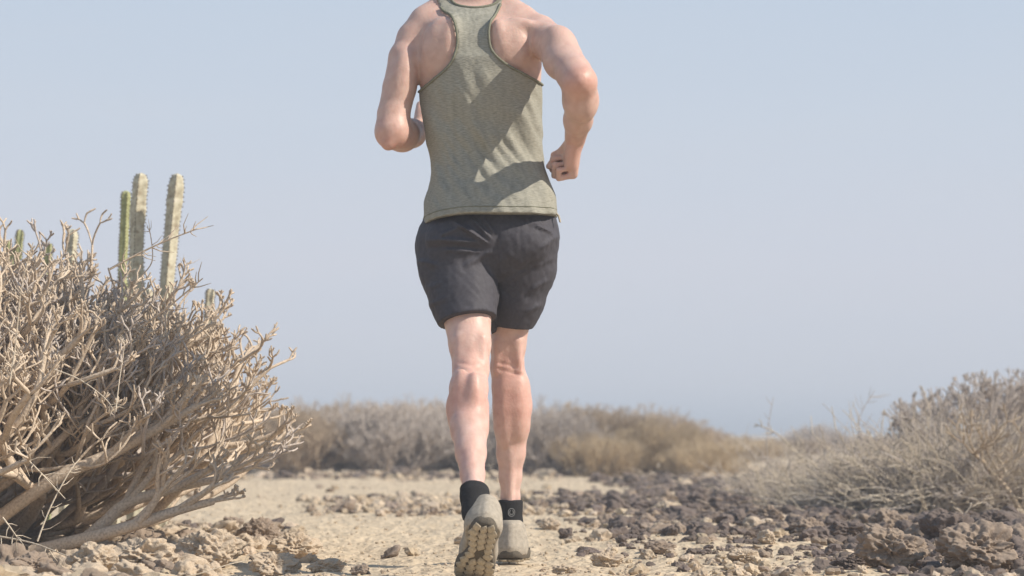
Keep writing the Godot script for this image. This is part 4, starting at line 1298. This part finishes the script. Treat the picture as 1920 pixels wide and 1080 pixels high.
func build_rocks() -> void:
	sphere(5)
	var g := RandomNumberGenerator.new(); g.seed = 99
	var tones := [Color(.20, .165, .15), Color(.36, .29, .235), Color(.60, .50, .39)]
	var words := ["dark", "brown", "tan"]
	var mats := []
	for t in tones:
		mats.append(stone_material(t))
	var fine := []; var plain := []; var heroes := []
	for k in 9: plain.append(stone_mesh(100 + k, 2, 0.4))
	for k in 9: fine.append(stone_mesh(200 + k, 3, 0.8))
	# the stones one notices: [px, py of the foot, width px, height share, tone, mesh seed, label]
	var known := [
		[1672, 1078, 128, 1.0, 1, 300, "large pitted brown lava rock at the bottom, right of the bare sandy patch"],
		[1842, 1084, 150, .95, 1, 301, "peaked slab of brown rock in the bottom right corner"],
		[1600, 1070, 62, .8, 0, 302, "small dark porous rock tucked against the large pitted rock's left side"],
		[1592, 1016, 74, .8, 0, 303, "dark porous rock above and left of the large pitted rock"],
		[1520, 1005, 70, .85, 1, 304, "brown porous rock at the far end of the bare sandy patch"],
		[1668, 1002, 66, .85, 1, 305, "brown wedge of rock with a flat sunlit top right of the sandy patch"],
		[1782, 1022, 100, .9, 0, 306, "big dark lump of lava right of the large pitted rock"],
		[1868, 1000, 74, .85, 0, 307, "dark lava lump near the right edge, below the dark trunk"],
		[1305, 958, 50, .9, 0, 308, "black lava block standing upright in the middle of the right rubble"],
		[1250, 966, 50, .85, 2, 309, "tan block just left of the black upright lava block"],
		[1062, 1008, 34, 1.0, 0, 310, "small dark upright stone right of the runner's planted shoe"],
		[1030, 992, 44, .75, 2, 311, "tan rounded stone just right of the runner's planted shoe"],
		[390, 1066, 118, 1.05, 2, 312, "biggest tan boulder below the big shrub's lower tips"],
		[262, 1074, 118, .95, 2, 313, "wedge shaped tan stone with a pointed top below the shrub"],
		[482, 1018, 78, .9, 1, 314, "brown stone with a shaded face beside the path's left edge"],
		[548, 1042, 88, .8, 2, 315, "flat tan stone left of the path"],
		[512, 1072, 80, .8, 2, 316, "tan stone below the flat tan stone, left of the path"],
		[610, 1075, 70, .55, 2, 317, "low tan stone at the bottom, left of the path"],
		[430, 1000, 46, .8, 1, 318, "brown stone behind the biggest tan boulder"],
		[165, 1084, 110, .8, 2, 319, "rough tan stone below the big shrub's lowest limb"],
		[60, 1082, 110, .6, 1, 320, "rough brown stone in the bottom left corner"],
		[675, 1085, 44, .6, 1, 321, "small brown stone at the bottom edge left of the raised shoe"],
		[1440, 1030, 40, .9, 2, 322, "small bright tan stone at the sandy patch's left edge"],
		[1395, 1060, 60, .75, 2, 323, "pale rounded stone at the bottom between the shoe and the sandy patch"],
		[1140, 1055, 56, .7, 2, 324, "tan stone on the gravel right of the runner's planted shoe"],
		[1240, 1040, 50, .8, 1, 325, "brown angular stone in the front of the right rubble"],
		[1060, 1076, 48, .5, 2, 326, "low pale stone at the bottom right of the runner's shoe"],
		[1120, 905, 30, .9, 0, 327, "dark stone on the rubble behind the runner's right ankle"],
		[1700, 968, 52, .95, 0, 328, "dark block at the foot of the dry tangles"],
		[1445, 985, 58, .85, 1, 329, "brown block above the sandy patch"],
	]
	var taken := []
	var known_v := []
	for q in known:
		var p := ground_spot(q[0], q[1])
		var w: float = q[2] * absf(p.z) / FOCAL
		var mesh := stone_mesh(q[5], 5 if q[2] > 55 else 4, 1.0)
		var o := piece("rock", mesh, mats[q[4]])
		tag(o, q[6], "rock")
		var hh: float = w * q[3] * 0.5
		o.transform = Transform3D(Basis(Vector3.UP, q[5] * 1.3).scaled(Vector3(w * 0.56, hh * 1.15, w * 0.5)), p + Vector3(0, hh * 0.56, -w * 0.3))
		taken.append(Vector3(p.x, p.z - w * 0.3, w * 0.5))
	# the rest: thrown down where stones lie
	var all := []
	var tries := 0
	var near_by := {}
	for q in taken: near_by[Vector2i(floori(q.x / 0.15), floori(q.y / 0.15))] = [q]
	while tries < 42000:
		tries += 1
		var far := 4.7 * pow(22.0 / 4.7, g.randf())
		if tries % 2 == 0: far = g.randf_range(4.7, 22.0)
		var half := far * 0.25 + 0.35
		var x := g.randf_range(-half, half)
		var share := rubble_share(x, -far)
		if g.randf() > share: continue
		var w := 0.018 + 0.06 * pow(g.randf(), 2.0) + (0.075 * pow(g.randf(), 4.0) if share > 0.5 else 0.0)
		if far > 12.0: w *= 1.0 + 0.05 * (far - 12.0)
		if x < -0.7 and far < 7.5: w *= 1.35
		if far < 7.4 and x > 0.1 and x < 1.0: w *= 0.7
		var bad := false
		if far < 6.3 and absf(x + 0.03) < 0.32: w = minf(w, 0.022)
		var home := Vector2i(floori(x / 0.15), floori(-far / 0.15))
		for dx in [-1, 0, 1]:
			for dz in [-1, 0, 1]:
				for q in near_by.get(home + Vector2i(dx, dz), []):
					if Vector2(x - q.x, -far - q.y).length() < (w * 0.4 + q.z) * 0.7: bad = true
		if bad: continue
		if w > 0.03:
			if not near_by.has(home): near_by[home] = []
			near_by[home].append(Vector3(x, -far, w * 0.5))
		all.append([x, -far, w, stone_tone(x, -far, g)])
	var seen := []; var rest := []
	for q in all:
		var px: float = 960 + FOCAL * q[0] / -q[1]
		var py: float = 818 + EYE * FOCAL / -q[1]
		q.append(px); q.append(q[2] * FOCAL / -q[1])
		if px > -20 and px < 1940 and py < 1090 and -q[1] < 15.0: seen.append(q)
		else: rest.append(q)
	seen.sort_custom(func(a, b): return a[5] > b[5])
	var top := seen.slice(0, 255)
	rest.append_array(seen.slice(255))
	# rows by distance, counted from the left, so that each stone can be found
	var rows := {}
	for q in top:
		var band := 0 if q[1] > -6.1 else 1 if q[1] > -6.9 else 2 if q[1] > -8.0 else 3 if q[1] > -9.6 else 4 if q[1] > -11.8 else 5
		var side := "left of the path" if q[0] < -0.45 else "right of the path" if q[0] > 0.15 else "on the path"
		var key := "%s|%d" % [side, band]
		if not rows.has(key): rows[key] = []
		rows[key].append(q)
	var bands := ["nearest", "second", "third", "fourth", "fifth", "farthest"]
	for key in rows:
		var row: Array = rows[key]
		row.sort_custom(func(a, b): return a[4] < b[4])
		var bits: PackedStringArray = key.split("|")
		for k in row.size():
			var q: Array = row[k]
			var big := "large" if q[5] > 52 else "medium" if q[5] > 32 else "small"
			var pick := g.randi() % 9
			var o := piece("rock", fine[pick] if q[5] > 24 else plain[pick], mats[q[3]])
			tag(o, "%s %s lava rock, %s from the left in the %s band %s" % [big, words[q[3]], ordinal(k + 1), bands[int(bits[1])], bits[0]], "rock", "lava rocks beside the path")
			place_stone(o, q, g)
	# what is left is rubble
	var holder := Node3D.new()
	holder.name = "rubble"
	add_child(holder, true)
	tag(holder, "loose lava rubble and small stones strewn beside the path", "rubble", "", "stuff")
	var lots := []
	for k in 12: lots.append([])
	for q in rest: lots[q[3] * 4 + g.randi() % 4].append(q)
	for k in 12:
		scatter(holder, "stones", plain[k % 9], lots[k], tones[k / 4], g, 0.0)
	# grit and pebbles on the path
	var grit := Node3D.new()
	grit.name = "gravel"
	add_child(grit, true)
	tag(grit, "fine gravel and clods scattered over the sand", "gravel", "", "stuff")
	var small := [stone_mesh(401, 1, 0.0), stone_mesh(402, 1, 0.0), stone_mesh(403, 1, 0.0)]
	var bits2 := [[], [], []]
	for k in 11000:
		var far := 4.8 * pow(20.0 / 4.8, pow(g.randf(), 1.25))
		var x := g.randf_range(-1, 1) * (far * 0.24 + 0.2)
		var clump := relief.get_noise_2d(x * 190.0, far * 190.0) * 0.5 + 0.5
		if g.randf() > 0.25 + clump: continue
		var w := 0.0045 + 0.013 * pow(g.randf(), 2.6)
		bits2[k % 3].append([x, -far, w, 2])
	for k in 3: scatter(grit, "pebbles", small[k], bits2[k], tones[2], g, 0.12)

func ordinal(n: int) -> String:
	var ones := ["", "first", "second", "third", "fourth", "fifth", "sixth", "seventh", "eighth", "ninth", "tenth", "eleventh", "twelfth", "thirteenth", "fourteenth", "fifteenth", "sixteenth", "seventeenth", "eighteenth", "nineteenth"]
	if n < 20: return ones[n]
	var tens := ["", "", "twenty", "thirty", "forty", "fifty", "sixty", "seventy", "eighty", "ninety"]
	if n % 10 == 0: return ["", "", "twentieth", "thirtieth", "fortieth", "fiftieth", "sixtieth", "seventieth", "eightieth", "ninetieth"][n / 10]
	return tens[n / 10] + "-" + ones[n % 10]

func place_stone(o: Node3D, q: Array, g: RandomNumberGenerator) -> void:
	o.transform = stone_place(q, g)

func stone_place(q: Array, g: RandomNumberGenerator) -> Transform3D:
	var w: float = q[2] * 0.52
	var s := Vector3(w * g.randf_range(0.9, 1.15), w * g.randf_range(0.75, 1.1), w * g.randf_range(0.9, 1.15))
	return Transform3D(stone_turn(g).scaled_local(s), Vector3(q[0], ground_height(q[0], q[1]) + w * 0.16, q[1]))

func scatter(parent: Node, called: String, mesh: Mesh, list: Array, tone: Color, g: RandomNumberGenerator, vary: float) -> void:
	if list.is_empty(): return
	var mm := MultiMesh.new()
	mm.transform_format = MultiMesh.TRANSFORM_3D
	mm.use_colors = true
	mm.mesh = mesh
	mm.instance_count = list.size()
	for k in list.size():
		mm.set_instance_transform(k, stone_place(list[k], g))
		var f := g.randf_range(0.82, 1.18)
		mm.set_instance_color(k, Color(tone.r * f, tone.g * f, tone.b * f * g.randf_range(0.95, 1.03)))
	var o := MultiMeshInstance3D.new()
	o.name = numbered(called, parent)
	o.multimesh = mm
	o.material_override = M.rock
	parent.add_child(o, true)

func _ready() -> void:
	setup()
	make_materials()
	build_ground()

	build_person()

	build_cacti()

	build_big_shrub()

	build_right_shrubs()

	build_far_shrubs()

	build_rocks()

	build_stalks()
